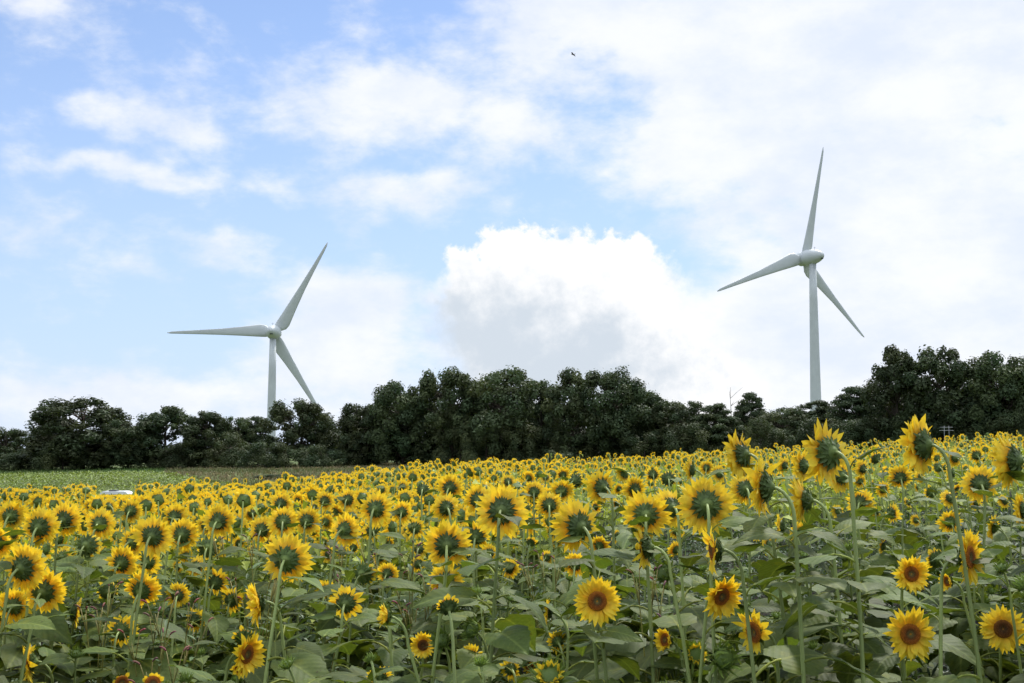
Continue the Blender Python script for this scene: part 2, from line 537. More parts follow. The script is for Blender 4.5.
# ------------------------------------------------------------------ scattered blades and leaves (stuff)
def scatter_leaves(name, pts, length, width, mat, label, cat, up=0.6, cols=None, spread=1.0, per=1):
    """per leaves at every point: bent blades of four corners; one object of uncountable small plants"""
    P = np.repeat(pts, per, 0)
    n = len(P)
    L = np.repeat(length, per) * nrg.uniform(0.7, 1.3, n)
    W = np.repeat(width, per) * nrg.uniform(0.7, 1.3, n)
    a = nrg.uniform(0, 2 * math.pi, n)
    e = np.clip(nrg.normal(up, 0.3, n), -0.3, 1.5)
    D = np.stack([np.cos(a) * np.cos(e), np.sin(a) * np.cos(e), np.sin(e)], 1)
    S = np.stack([-np.sin(a), np.cos(a), nrg.normal(0, .35, n)], 1)
    mid = P + D * (L * .5)[:, None]
    tip = P + D * L[:, None] - np.array([0, 0, 1.0]) * (L * nrg.uniform(0.05, 0.35, n))[:, None]
    V = np.stack([P, mid + S * W[:, None] * .5, tip, mid - S * W[:, None] * .5], 1).reshape(-1, 3)
    Q = np.arange(n * 4).reshape(-1, 4)
    b = nrg.uniform(0.65, 1.35, n)
    c = np.ones((n, 3)) * b[:, None]
    if cols is not None:
        c = c * np.repeat(cols, per, 0)
    c = np.repeat(c, 4, 0)
    o = link(name, big_mesh(name, V, Q, [mat], np.zeros(n), c))
    tag(o, label, cat, kind='stuff')
    return o


# green crop strip on the left, beyond the flowers
def far_strips():
    n = 80000
    y = nrg.uniform(48, 142, n); a = nrg.uniform(-0.62, 0.05, n)
    x = a * y
    keep = (y < 106 + 30 * sst(-a, 0.2, 0.34))
    x, y = x[keep], y[keep]
    P = np.stack([x, y, zg(x, y) + nrg.uniform(0.0, 0.3, len(x))], 1)
    row = 0.82 + 0.3 * (np.sin(y * 2.1) > 0)
    patch = 0.85 + 0.3 * nrg.random(len(x))
    cols = np.stack([row * patch, row * patch, row * patch * .9], 1)
    scatter_leaves('young_crop', P, np.full(len(P), .25), np.full(len(P), .16), M_CROP,
                   'pale green low crop growing in a strip between the sunflowers and the trees', 'crop', up=0.5, cols=cols, per=2)
    # dry grass verge in front of the trees, left of centre
    n = 34000
    y = nrg.uniform(96, 156, n); a = nrg.uniform(-0.6, 0.12, n)
    x = a * y
    P = np.stack([x, y, zg(x, y)], 1)
    keep = y > 104 + 30 * sst(-a, 0.2, 0.34)
    P = P[keep]
    k = nrg.random(len(P)); g = (np.sin(P[:, 0] * .22 + P[:, 1] * .35) > 0.25)
    cols = np.where((k < .35)[:, None] | g[:, None], np.array([[0.55, 0.72, 0.5]]), np.array([[1.0, 0.95, 0.9]]))
    cols = np.where((P[:, 0] / P[:, 1] < -.3)[:, None], cols * np.array([[.55, .95, .5]]), cols)
    scatter_leaves('dry_grass', P, np.full(len(P), .5), np.full(len(P), .09), M_DRY,
                   'brownish dry grass along the foot of the trees', 'grass', up=1.0, cols=cols, per=2)


far_strips()

# ------------------------------------------------------------------ sunflower pieces
def petal_arr(L, Wd, tw, bend, fold, npts=5):
    """one petal along +X in the XY plane, face up +Z"""
    t = np.linspace(0, 1, npts)
    w = Wd * np.array([0.5, 0.92, 1.0, 0.66, 0.02])[:npts] if npts == 5 else Wd * np.array([0.55, 1.0, 0.04])
    x = t * L
    z = bend * L * t ** 2
    V, T = [], []
    for i in range(npts):
        s = 0.5 * w[i]
        dz = fold * s
        zz = math.sin(tw * t[i]) * s
        V += [(x[i], -s, z[i] + dz - zz), (x[i], 0, z[i]), (x[i], s, z[i] + dz + zz)]
        T += [t[i]] * 3
    f = [(i * 3 + j, (i + 1) * 3 + j, (i + 1) * 3 + j + 1, i * 3 + j + 1) for i in range(npts - 1) for j in range(2)]
    return np.array(V), f, np.array(T)


def rotz(V, a):
    c, s = math.cos(a), math.sin(a)
    return V @ np.array([[c, s, 0], [-s, c, 0], [0, 0, 1]])


def roty(V, a):          # lifts +X towards +Z for positive a
    c, s = math.cos(a), math.sin(a)
    return V @ np.array([[c, 0, s], [0, 1, 0], [-s, 0, c]])


def make_petals(seed, n1=25, n2=18, cup=0.15, short=1.0, ragged=0.12, gap=0.0):
    r = random.Random(seed)
    mb = MB()
    for ring, n in ((0, n1), (1, n2)):
        off = r.random() * 6
        for i in range(n):
            if r.random() < gap:
                continue
            L = (0.62 if ring == 0 else 0.54) * short * r.uniform(1 - ragged, 1 + ragged)
            V, f, t = petal_arr(L, r.uniform(0.185, 0.265), r.gauss(0, .6), r.gauss(-0.04, 0.2), r.uniform(0.05, .5))
            el = cup + r.gauss(0, 0.13) + 0.12 * ring
            V = roty(V, el)
            V[:, 0] += 0.37
            V[:, 2] += 0.01 + 0.025 * ring
            V = rotz(V, off + 2 * math.pi * (i + r.uniform(-.28, .28)) / n)
            b = r.uniform(0.9, 1.06)
            # deeper orange where a petal joins the disc
            k = np.clip(1 - t / 0.45, 0, 1)[:, None]
            C = b * ((1 - k) * np.array([[1.0, 1.0, 1.0]]) + k * np.array([[0.95, 0.68, 0.5]]))
            mb.add(V, f, C)
    return mb.mesh('petal_ring', [M_PETAL])


def make_head(seed, tight=1.0):
    """green back of the flower: swollen receptacle and pointed bracts"""
    r = random.Random(seed)
    mb = MB()
    prof = [(0.09, -0.36), (0.12, -0.31), (0.20, -0.27), (0.31, -0.21), (0.39, -0.13), (0.42, -0.04), (0.40, 0.0)]
    lathe(mb, prof, 18, cols=[(1.9, 1.7, 1.7), (1.7, 1.55, 1.5), (1.35, 1.3, 1.3), (1, 1, 1), (.9, .95, .9), (.9, .95, .9), (.9, .9, .9)])
    for ring, (n, r0, z0, L, el) in enumerate(((14, 0.24, -0.25, 0.27, 0.42), (17, 0.32, -0.18, 0.27, 0.45), (16, 0.385, -0.09, 0.22, 0.25))):
        for i in range(n):
            V, f, t = petal_arr(L * r.uniform(.8, 1.2), 0.15, r.gauss(0, .3), r.gauss(0.05, 0.2), r.uniform(-.5, .2))
            w = np.array([1.0, 1.0, .78, .42, .03])
            V[:, 1] *= np.repeat(w / np.array([0.5, 0.92, 1.0, 0.66, 0.02]), 3) * 0.8
            V = roty(V, el * tight + r.gauss(0, .16))
            V[:, 0] += r0; V[:, 2] += z0 - 0.012
            V = rotz(V, ring * .3 + 2 * math.pi * (i + r.uniform(-.25, .25)) / n)
            mb.add(V, f, r.uniform(.75, 1.25) * np.array([1, 1, 1.0]))
    for q in range(len(mb.v)):
        mb.v[q] = mb.v[q] * np.array([.92, .92, 1.0])
    return mb.mesh('flower_head', [M_BRACT])


def make_disc(seed, kind=0):
    r = random.Random(seed)
    mb = MB()
    rd = 0.385
    def colr(q):
        stops = [(0.0, (0.17, 0.16, 0.05)), (0.26, (0.15, 0.11, 0.035)), (0.42, (0.12, 0.052, 0.014)), (0.58, (0.26, 0.085, 0.014)), (0.85, (0.36, 0.115, 0.014)), (1.0, (0.50, 0.22, 0.02))]
        if kind == 1:
            stops = [(0.0, (0.10, 0.06, 0.022)), (0.35, (0.08, 0.036, 0.012)), (0.7, (0.15, 0.055, 0.013)), (1.0, (0.26, 0.11, 0.016))]
        for (a, ca), (b, cb) in zip(stops, stops[1:]):
            if q <= b:
                k = (q - a) / (b - a)
                return tuple(ca[i] * (1 - k) + cb[i] * k for i in range(3))
        return stops[-1][1]
    hz = lambda q: 0.03 + 0.085 * math.sin(min(q, 1) * 2.6) - 0.02 * (q > .97)
    qs = [0.02, .15, .3, .45, .6, .75, .9, 1.0]
    lathe(mb, [(rd * q, hz(q)) for q in reversed(qs)], 22, cols=[tuple(.75 * c for c in colr(q)) for q in reversed(qs)])
    n = 210
    for i in range(n):
        q = math.sqrt((i + .5) / n); a = i * 2.39996
        c = np.array([rd * q * math.cos(a), rd * q * math.sin(a), hz(q)])
        s = 0.022; h = 0.035 * r.uniform(.6, 1.4) * (1.2 if q > .45 else .6)
        e1 = np.array([math.cos(a), math.sin(a), 0]) * s; e2 = np.array([-math.sin(a), math.cos(a), 0]) * s
        top = c + np.array([math.cos(a) * .012, math.sin(a) * .012, h])
        b = r.uniform(.75, 1.35)
        mb.add([c + e1, c + e2, c - e1, c - e2, top], [(0, 1, 4), (1, 2, 4), (2, 3, 4), (3, 0, 4)], tuple(b * k for k in colr(q)))
    return mb.mesh('seed_disc', [M_DISC])


def make_bud(seed, opened):
    """closed bud: long pointed bracts closing over the face; opened: short petals peep out"""
    r = random.Random(seed)
    mb = MB()
    lathe(mb, [(0.16, -0.5), (0.2, -0.42), (0.42, -0.34), (0.62, -0.16), (0.66, 0.05), (0.5, 0.26), (0.2, 0.36)], 14,
          cols=[(2.2, 1.9, 1.7)] * 2 + [(1.5, 1.5, 1.4)] * 5)
    for ring, (n, r0, z0, L, el) in enumerate(((13, 0.45, -0.34, 0.95, 0.5), (15, 0.58, -0.2, 0.95, 0.8), (14, 0.6, 0.0, 0.8, 1.15), (9, 0.45, 0.22, .5, 1.4))):
        for i in range(n):
            V, f, t = petal_arr(L * r.uniform(.75, 1.2), 0.2, r.gauss(0, .4), r.gauss(0.08, 0.25), r.uniform(-.4, .2))
            w = np.array([1.2, 1.1, .7, .3, .03])
            V[:, 1] *= np.repeat(w / np.array([0.5, 0.92, 1.0, 0.66, 0.02]), 3)
            V = roty(V, el - opened * .25 + r.gauss(0, .18))
            V[:, 0] += r0; V[:, 2] += z0
            V = rotz(V, ring * .3 + 2 * math.pi * (i + r.uniform(-.25, .25)) / n)
            mb.add(V, f, r.uniform(1.5, 2.4) * np.array([1.05, 1, 0.75]))
    return mb.mesh('flower_bud', [M_BRACT])


def make_leaf(seed):
    """petiole from the origin along +X, then a heart-shaped toothed blade; total length about 1.45"""
    r = random.Random(seed)
    mb = MB()
    pl = 0.48
    z1 = 0.16
    P = bez((0, 0, 0), (pl * .4, 0, .16), (pl * .8, 0, z1 + .03), (pl + .02, 0, z1), 5)
    tube(mb, P, [.026, .022, .02, .02, .02], 5, col=(1.8, 1.6, 1.35), cap=False)
    nu, nv = 10, 4
    u = np.linspace(0, 1, nu + 1)
    wp = np.interp(u, [0, .06, .14, .26, .4, .55, .7, .84, .94, 1], [.20, .33, .40, .425, .40, .335, .24, .135, .05, .0])
    droop = r.uniform(.12, .62); fold = r.uniform(.02, .30); skew = r.gauss(0, .05); rip = r.uniform(.01, .035); twist = r.gauss(0, .15)
    V, UV = [], []
    for i in range(nu + 1):
        for j in range(-nv, nv + 1):
            s = j / nv
            tooth = (1 + (.05 * (1 if i % 2 else -1) if abs(j) == nv and 1 < i < nu else 0))
            y = s * wp[i] * tooth
            back = 0.15 * abs(s) ** 1.3 * max(0, 1 - u[i] / .3)
            x = u[i] - back + .02 * abs(s)
            z = -droop * x * abs(x) + fold * abs(y) - 0.5 * y * y * r.uniform(.9, 1.1) + rip * math.sin(x * 9 + s * 4 + seed) * abs(s) + twist * x * y
            V.append((pl + x, y + skew * x * x, z1 + z)); UV.append((x, y / .42))
    k = 2 * nv + 1
    fs = [(i * k + j, (i + 1) * k + j, (i + 1) * k + j + 1, i * k + j + 1) for i in range(nu) for j in range(k - 1)]
    mb.add(V, fs, (1, 1, 1), uv=UV)
    return mb.mesh('leaf', [M_LEAF])


PETALS = [make_petals(s, cup=c, ragged=g, gap=gp, n1=a, n2=b) for s, c, g, gp, a, b in
          ((1, .10, .13, 0, 29, 24), (2, .22, .16, .03, 28, 22), (3, .02, .18, .04, 29, 20), (4, .30, .14, .03, 27, 24), (5, .15, .22, .10, 26, 18), (6, .42, .17, .05, 28, 22))]
SPARSE = [make_petals(s, cup=c, ragged=.2, gap=.2, n1=17, n2=6, short=.85) for s, c in ((11, .3), (12, .1))]
OPENING = [make_petals(21, cup=.9, ragged=.2, gap=.1, n1=22, n2=12, short=.75), make_petals(22, cup=1.1, ragged=.2, gap=.2, n1=18, n2=8, short=.6)]
STUB = make_petals(31, cup=.7, ragged=.3, gap=.5, n1=18, n2=3, short=.42)
HEADS = [make_head(s) for s in (1, 2, 3)]
DISCS = [make_disc(1, 0), make_disc(2, 1)]
BUDS = [make_bud(1, 0), make_bud(2, .8)]
LEAVES = [make_leaf(s) for s in range(9)]


# ------------------------------------------------------------------ one sunflower
def skyline(px):
    return float(np.interp(px, [0, 250, 330, 420, 600, 1024], [488, 485, 475, 463, 457, 433]))


def nrm(yaw, pit):
    y, p = R(yaw), R(pit)
    return Vector((math.sin(y) * math.cos(p), -math.cos(y) * math.cos(p), math.sin(p)))


def head_rot(n, spin):
    return (n.to_track_quat('Z', 'Y').to_matrix() @ Matrix.Rotation(spin, 3, 'Z')).to_euler()


SHIELD = []      # the heads listed below: px, py, size, distance
FLOWERS = []     # every sunflower: root, px, py, diameter in px, view


def sunflower(hp, D, yaw, pit, kind='bloom', petals=None, disc=0, leaves=None, thick=1.0, lean=None, leafsize=1.0, label='', group=None, cover=None):
    """a sunflower whose head centre is hp (world); yaw 0 faces the camera, 180 turns its back, -90 faces left"""
    r = rng
    n = nrm(yaw, pit)
    hp = Vector(hp)
    rad = D / 2
    depth_back = (0.36 if kind in ('bloom', 'sparse', 'opening', 'green') else 0.5) * rad
    neck = hp - n * depth_back * 0.92
    nh = Vector((n.x, n.y, 0))
    off = -nh * r.uniform(.08, .17) + Vector((r.gauss(0, .035), r.gauss(0, .035), 0))
    if lean:
        off = Vector((lean, r.gauss(0, .03), 0)) - nh * .05
    bx, by = neck.x + off.x, neck.y + off.y
    bz = zgf(bx, by)
    base = Vector((bx, by, bz - .02))
    H = max(neck.z - bz, .25)
    root = empty('sunflower', base, label, 'sunflower', group)
    up = Vector((0, 0, 1))
    back = min(.068, .25 * H)
    p2 = neck - n * back * 0.95 - up * back * .55
    mid = base + up * H * .5 + Vector((r.gauss(0, .02), r.gauss(0, .02), 0))
    P = np.vstack([bez(base, base + up * H * .25, mid + (mid - p2) * .2, p2 - up * back * .9 + (base - neck) * 0.02, 9)[:-1],
                   bez(p2 - up * back * .9, p2 - up * back * .25, neck - n * back * .55, neck + n * .01, 7)])
    P = P - np.array(base)
    s = np.linspace(0, 1, len(P))
    rr = thick * (0.0085 * (1 - s) + 0.0050 * s) * (0.75 + .5 * min(D / .2, 1.1) * .5)
    rr[-1] *= 1.25
    mb = MB(); tube(mb, P, rr, 7, col=(1, 1, 1))
    link('stem', mb.mesh('stem', [M_STEM]), root)
    hl = hp - base
    if kind in ('bloom', 'sparse', 'opening', 'green'):
        h = link('flower_head', r.choice(HEADS), root, hl)
        h.scale = (rad * 1.35,) * 3 if kind == 'green' else (rad, rad, rad)
        h.rotation_euler = head_rot(n, r.random() * 6)
        pm = petals or (r.choice(PETALS) if kind == 'bloom' else r.choice(SPARSE) if kind == 'sparse' else r.choice(OPENING))
        if kind == 'green':
            pm = STUB
        p = link('petal_ring', pm, h); p.rotation_euler = (0, 0, r.random() * 6)
        link('seed_disc', DISCS[disc], h)
    elif kind in ('bud', 'halfbud'):
        h = link('flower_bud', BUDS[0 if kind == 'bud' else 1], root, hl)
        h.scale = (rad,) * 3
        h.rotation_euler = head_rot(n, r.random() * 6)
        if kind == 'halfbud':
            p = link('petal_ring', OPENING[0], h); p.scale = (1.15, 1.15, 1.0); p.location = (0, 0, .1)
    # leaves
    if leaves is None:
        leaves = max(9, int(H * 17))
    hpx, hpy, _ = proj(hp)
    cum = np.concatenate([[0], np.cumsum(np.linalg.norm(np.diff(P, axis=0), axis=1))])
    a0 = r.random() * 6
    for i in range(leaves):
        t = 0.16 + (0.93 - 0.16) * (i + r.uniform(-.3, .3)) / max(leaves - 1, 1)
        t = min(max(t, .1), .95)
        l = t * cum[-1]
        loc = [np.interp(l, cum, P[:, k]) for k in range(3)]
        size = np.interp(t, [0.1, .35, .6, .82, .95], [.165, .205, .20, .16, .095]) * r.uniform(.8, 1.2) * leafsize
        el = np.interp(t, [.1, .4, .7, .85, .95], [-.45, -.28, .0, .2, .45]) + r.gauss(0, .16)
        az = a0 + i * 2.4 + r.gauss(0, .25)
        c = base + Vector(loc) + Vector((math.cos(az), math.sin(az), .15)) * size * .9
        lx, ly, ld = proj(c)
        if any(Y_ > ld and not (k_ < .4 and abs(hx - hpx) < 1 and abs(hy - hpy) < 1) and math.hypot(lx - hx, ly - hy) < k_ * d_ + size * .42 * F / ld for (hx, hy, d_, Y_, k_) in SHIELD):
            continue
        lf = link('leaf', r.choice(LEAVES), root, loc)
        lf.rotation_euler = (r.gauss(0, .22), -el, az)
        lf.scale = (size, size * r.uniform(.9, 1.1), size)
    if cover:      # a leaf standing across the head
        lf = link('leaf', r.choice(LEAVES), root, [np.interp(cum[-1] * cover[0], cum, P[:, k]) for k in range(3)])
        lf.rotation_euler = (r.gauss(0, .1), -R(cover[2]), R(cover[1])); lf.scale = (cover[3],) * 3
    px, py, dist = proj(hp)
    v = 'back' if abs(yaw) > 120 else 'side' if abs(yaw) > 55 else 'face'
    FLOWERS.append((root, px, py, F * D / dist, v, kind))
    return root


# heads that can be told apart in the photo: px, py, size px, yaw, pitch, kind, real diameter, label, short reference
B, S_, FC = 180, 90, 0
HERO = [
    # big ones standing against the trees, right
    (921, 445, 66, -136, -4, 'bloom', .24, 'tall sunflower rising against the dark trees beside the white frame, its face to the left', 'the flower beside the white frame'),
    (827, 453, 68, -138, -6, 'bloom', .24, 'tall sunflower leaning left against the dark trees, directly under the tall turbine', 'the flower under the tall turbine'),
    (741, 455, 52, -142, 2, 'bloom', .21, 'back-turned sunflower standing against the trees, leftmost of the three tallest heads', 'the leftmost tall head'),
    (1012, 461, 62, -135, -2, 'bloom', .22, 'big back-turned sunflower cut by the right photo edge above the field skyline', 'the big head cut by the right edge'),
    (804, 500, 52, -116, -4, 'bloom', .2, 'side-on sunflower with ragged petals to the left, just below the tall turbine flower', 'the ragged side-on head'),
    (763, 487, 66, -112, -4, 'bloom', .22, 'broad sunflower seen almost edge-on, its yellow rim to the left of a green back', 'the broad edge-on head'),
    (706, 505, 60, 176, -6, 'bloom', .23, 'large sunflower squarely from behind with a straight stem crossing its dark green back', 'the large squarely back-turned head'),
    (646, 515, 50, 172, -6, 'bloom', .2, 'back-turned sunflower with a small leaf lying across its green back, left of a twin', 'the head with a leaf on its back'),
    (671, 508, 44, -165, -4, 'bloom', .2, 'back-turned sunflower overlapped by the large squarely back-turned head on its right', 'the half-overlapped twin'),
    (578, 526, 58, -152, -2, 'bloom', .22, 'large tall-oval sunflower from behind on a curved stem, nearest in the middle of the field', 'the large oval back-turned head'),
    (601, 487, 38, -150, -2, 'bloom', .19, 'back-turned sunflower poking up above the crowd over the large oval head', 'the head above the large oval one'),
    (691, 470, 28, -112, 0, 'bloom', .18, 'small sunflower seen side-on above the squarely back-turned one', 'the small side-on head above'),
    (745, 489, 36, 178, -8, 'bloom', .2, 'back-turned sunflower half hidden below the leftmost tall head', 'the head below the leftmost tall one'),
    (803, 466, 34, -135, -4, 'bloom', .19, 'back-turned sunflower tucked against the left of the flower under the tall turbine', 'the tucked-in head'),
    (840, 476, 36, -150, -10, 'bloom', .19, 'dark-backed sunflower hidden beneath the drooping petals under the tall turbine', 'the dark-backed hidden head'),
    (714, 550, 54, -88, 0, 'sparse', .18, 'sunflower seen exactly edge-on as a narrow vertical comb of petals', 'the narrow edge-on comb'),
    (721, 596, 48, 22, -14, 'bloom', .17, 'sunflower facing the viewer below the edge-on comb, brown disc tipped to the left', 'the brown disc below the comb'),
    (755, 632, 54, -62, -4, 'sparse', .19, 'thin side-on sunflower low down showing a sliver of brown disc', 'the thin side-on head low down'),
    (597, 601, 50, 6, 2, 'bloom', .18, 'bright sunflower facing the viewer alone in the dark leaves at the centre', 'the lone central face'),
    (968, 557, 58, 40, 2, 'bloom', .21, 'sunflower turned half right with a red-brown oval disc beside a pale stem', 'the oval red-brown face'),
    (911, 574, 40, 4, 0, 'bloom', .165, 'smaller facing sunflower with a leaf edge crossing below its disc', 'the leaf-crossed face'),
    (910, 634, 53, 2, 4, 'bloom', .195, 'lowest facing sunflower with a green-centred disc ringed orange, above the bottom edge', 'the lowest full face'),
    (1003, 629, 46, -14, 8, 'bloom', .2, 'facing sunflower with a dark brown disc at the right photo edge', 'the face at the right edge'),
    (645, 548, 52, -112, -6, 'sparse', .2, 'dark-backed sunflower turned left with a comb of loose petals, over the lone central face', 'the loose-petalled head'),
    (1022, 510, 36, -130, 0, 'bloom', .19, 'half sunflower cut off by the right photo edge below the big one', 'the half head at the right edge'),
    (980, 484, 40, 165, 4, 'bloom', .2, 'back-turned sunflower just left of the big head cut by the right edge', 'the head left of it'),
    (860, 502, 30, 150, 8, 'bloom', .18, 'sunflower with petals spread upward behind the stem of the tall turbine flower', 'the spread head behind that stem'),
    (780, 527, 36, -105, 0, 'sparse', .18, 'narrow side-on sunflower at the edge of the dark leaves, left of the ragged head', 'the narrow dark-edge head'),
    (950, 522, 26, 170, 10, 'bloom', .18, 'small sunflower half hidden by a leaf between two pale stems', 'the leaf-hidden small head'),
    (892, 513, 26, 120, 4, 'sparse', .17, 'small low sunflower showing an orange underside among big dark leaves', 'the orange underside'),
    # centre
    (502, 511, 56, 176, -8, 'bloom', .22, 'large back-turned sunflower with a hooked pale stem, left of the field centre', 'the large hooked-stem head'),
    (478, 500, 34, 170, 6, 'bloom', .2, 'sunflower half hidden behind the left side of the large hooked-stem head', 'the head behind the hooked stem'),
    (447, 545, 50, 180, 0, 'bloom', .21, 'large sunflower squarely from behind on a dead straight stem reaching the bottom edge', 'the straight-stemmed head'),
    (476, 536, 36, 176, 10, 'sparse', .19, 'ragged sunflower peering out at the right of the straight-stemmed one', 'the ragged one beside it'),
    (450, 488, 30, 172, 0, 'bloom', .19, 'back-turned sunflower with a leaf across its back, highest left of the hooked stem', 'the highest head left of centre'),
    (446, 508, 32, -150, 0, 'bloom', .19, 'oval back-turned sunflower on a bent stem above the straight-stemmed head', 'the oval bent-stem head'),
    (423, 490, 20, 178, -10, 'green', .15, 'green closed sunflower head among open ones, left of the highest head', 'the green closed head'),
    (376, 509, 38, 172, -4, 'bloom', .2, 'back-turned sunflower with a leaf below it, largest around the middle left', 'the middle-left head'),
    (402, 512, 24, 178, 0, 'bloom', .18, 'smaller round-backed sunflower at the right of the middle-left head', 'the round-backed head'),
    (345, 530, 36, 165, -4, 'bloom', .19, 'back-turned sunflower above weeds with brownish dried bracts', 'the brownish-bracted head'),
    (307, 521, 30, 178, 0, 'bloom', .19, 'neat round back-turned sunflower, right one of an overlapping pair', 'the right one of the pair'),
    (283, 522, 33, 180, -4, 'bloom', .19, 'neat round back-turned sunflower, left one of an overlapping pair', 'the left one of the pair'),
    (262, 530, 30, 172, 4, 'bloom', .19, 'back-turned sunflower below and left of the overlapping pair', 'the head below the pair'),
    (281, 504, 26, 178, 6, 'bloom', .19, 'back-turned sunflower showing upper petals just above the overlapping pair', 'the head above the pair'),
    (325, 501, 22, 178, 0, 'bloom', .18, 'small round back-turned sunflower above the right one of the pair', 'the small round head'),
    (287, 559, 54, 172, 4, 'bloom', .22, 'large ragged sunflower from behind with two leaves hanging over its back', 'the leaf-draped large head'),
    (365, 573, 34, 150, 10, 'green', .17, 'large green unopened head nodding on a tall straight stem', 'the nodding green bud'),
    (346, 603, 42, 176, 0, 'sparse', .19, 'dark-backed sunflower with a gap in its petals below the nodding green bud', 'the gap-petalled head'),
    (258, 603, 46, -70, 0, 'bloom', .19, 'sunflower seen edge-on facing right with an orange rim beside big leaves', 'the orange edge-on head'),
    (246, 654, 48, 62, -8, 'bloom', .19, 'deep orange sunflower turned right at the bottom left, petals flung wide', 'the deep orange head'),
    (240, 668, 26, 20, 10, 'opening', .11, 'small half-open flower in front of the deep orange head', 'the half-open flower'),
    (423, 645, 28, 0, 0, 'bloom', .13, 'little red-orange sunflower facing the viewer low among leaves', 'the little red-orange face'),
    (548, 612, 30, -95, 4, 'sparse', .13, 'small side-on sunflower facing left on a forked pale stem', 'the small forked-stem head'),
    (534, 492, 24, 176, 4, 'bloom', .19, 'back-turned sunflower above and right of the large hooked-stem head', 'the upper right neighbour'),
    (549, 505, 30, 178, -2, 'bloom', .19, 'round back-turned sunflower between the two largest heads of the middle', 'the round head between the largest'),
    (562, 491, 26, 165, 6, 'bloom', .18, 'pale-centred sunflower seen from behind over the round head between the largest', 'the pale-centred head'),
    (524, 508, 20, 178, -8, 'green', .15, 'green-backed nodding head just right of the large hooked-stem flower', 'the green nodding head'),
    (415, 528, 26, 180, 4, 'sparse', .18, 'shaggy sunflower tucked behind the left of the straight-stemmed head', 'the shaggy tucked head'),
    (531, 542, 20, 150, 40, 'opening', .15, 'upright half-open yellow flower in the weeds left of the large oval head', 'the upright half-open flower'),
    # left
    (24, 568, 52, 170, 4, 'bloom', .22, 'largest sunflower at the far left, big dark green back with ruffled petals', 'the largest far-left head'),
    (44, 591, 48, 176, 6, 'bloom', .21, 'back-turned sunflower with a long leaf lying straight across it', 'the leaf-barred head'),
    (14, 606, 38, 178, 10, 'bloom', .2, 'petal-topped sunflower at the left photo edge under the largest one', 'the head under the largest'),
    (1, 612, 36, 140, 0, 'bloom', .2, 'sunflower half cut by the left photo edge, petals curling upward', 'the half head at the left edge'),
    (76, 612, 38, 115, -6, 'sparse', .19, 'scraggy sunflower turned right on a strongly bent pale stem', 'the scraggy bent-stem head'),
    (30, 662, 42, -75, 0, 'bloom', .19, 'side-on sunflower low in the left corner beside a pale stem', 'the left-corner head'),
    (121, 631, 40, 178, -4, 'sparse', .2, 'low dark-backed sunflower with few petals showing among the left leaves', 'the low dark-backed head'),
    (142, 590, 42, 172, 22, 'bloom', .2, 'back-turned sunflower with spiky upright petals beside a red weed', 'the spiky-topped head'),
    (122, 563, 36, 172, 6, 'bloom', .2, 'back-turned sunflower with a leaf curled over its top petals', 'the curled-leaf head'),
    (148, 562, 32, 176, 8, 'sparse', .19, 'shaggy sunflower behind the right shoulder of the curled-leaf head', 'the shaggy shoulder head'),
    (153, 536, 44, 178, 2, 'bloom', .21, 'large round back-turned sunflower, highest of the left front cluster', 'the large round left head'),
    (133, 542, 32, 150, -2, 'bloom', .19, 'dark-backed sunflower touching the left of the large round left head', 'the dark touching head'),
    (182, 535, 36, 180, 2, 'bloom', .2, 'back-turned sunflower touching the right of the large round left head', 'the right touching head'),
    (209, 548, 32, 174, -8, 'green', .2, 'broad green nodding head with few petals right of the left cluster', 'the broad green nodding head'),
    (219, 521, 36, 172, 0, 'bloom', .2, 'back-turned sunflower on a curved stem at the right of the left crowd', 'the curved-stem left head'),
    (207, 525, 24, 176, 4, 'bloom', .18, 'smaller sunflower hidden behind the left of the curved-stem left head', 'the hidden smaller head'),
    (175, 517, 30, 178, 6, 'bloom', .19, 'back-turned sunflower above the right touching head', 'the head above the cluster'),
    (131, 511, 26, 178, 0, 'bloom', .19, 'round back-turned sunflower below the white vehicle roof', 'the head below the white roof'),
    (100, 524, 34, 174, 2, 'bloom', .2, 'bright back-turned sunflower left of the head below the white roof', 'the bright left head'),
    (64, 520, 38, 178, 2, 'bloom', .2, 'back-turned sunflower with a leaf splitting its green back', 'the leaf-split head'),
    (40, 527, 42, 178, 0, 'bloom', .21, 'broad dark-backed sunflower above the largest far-left head', 'the broad dark-backed head'),
    (11, 516, 34, 178, 2, 'bloom', .2, 'back-turned sunflower near the left photo edge, upper of the front crowd', 'the upper left-edge head'),
    (88, 546, 34, 176, -14, 'green', .19, 'tall green-backed head without petals on a stout straight stem at the left', 'the green petal-less head'),
    (216, 582, 34, 176, 14, 'sparse', .19, 'sunflower with only upper petals showing, standing alone right of the red weeds', 'the lone upper-petal head'),
    (232, 600, 30, 178, 8, 'sparse', .18, 'shabby sunflower between the lone upper-petal head and the orange edge-on one', 'the shabby head'),
    (270, 547, 30, 140, 0, 'sparse', .18, 'dark ragged sunflower behind the left side of the leaf-draped large head', 'the dark ragged head'),
    (195, 620, 28, 176, 4, 'sparse', .17, 'brown weathered sunflower low between leaves left of centre', 'the brown weathered head'),
    # buds in the front
    (666, 640, 34, -60, 10, 'opening', .13, 'half-open sunflower bud with short yellow petals beside an upright leaf', 'the half-open bud'),
    (696, 655, 26, 10, 20, 'halfbud', .10, 'yellowing bud between the half-open bud and a big spiky one', 'the yellowing bud'),
    (724, 658, 34, 30, 20, 'bud', .12, 'big spiky green bud facing up at the bottom right of centre', 'the big spiky bud'),
    (550, 677, 36, 0, 50, 'halfbud', .13, 'round green bud with spiky rim at the bottom edge', 'the bottom-edge bud'),
    (472, 630, 24, -60, 20, 'bud', .10, 'pale spiky bud turned left on a leafy stem beside the red-orange face', 'the pale spiky bud'),
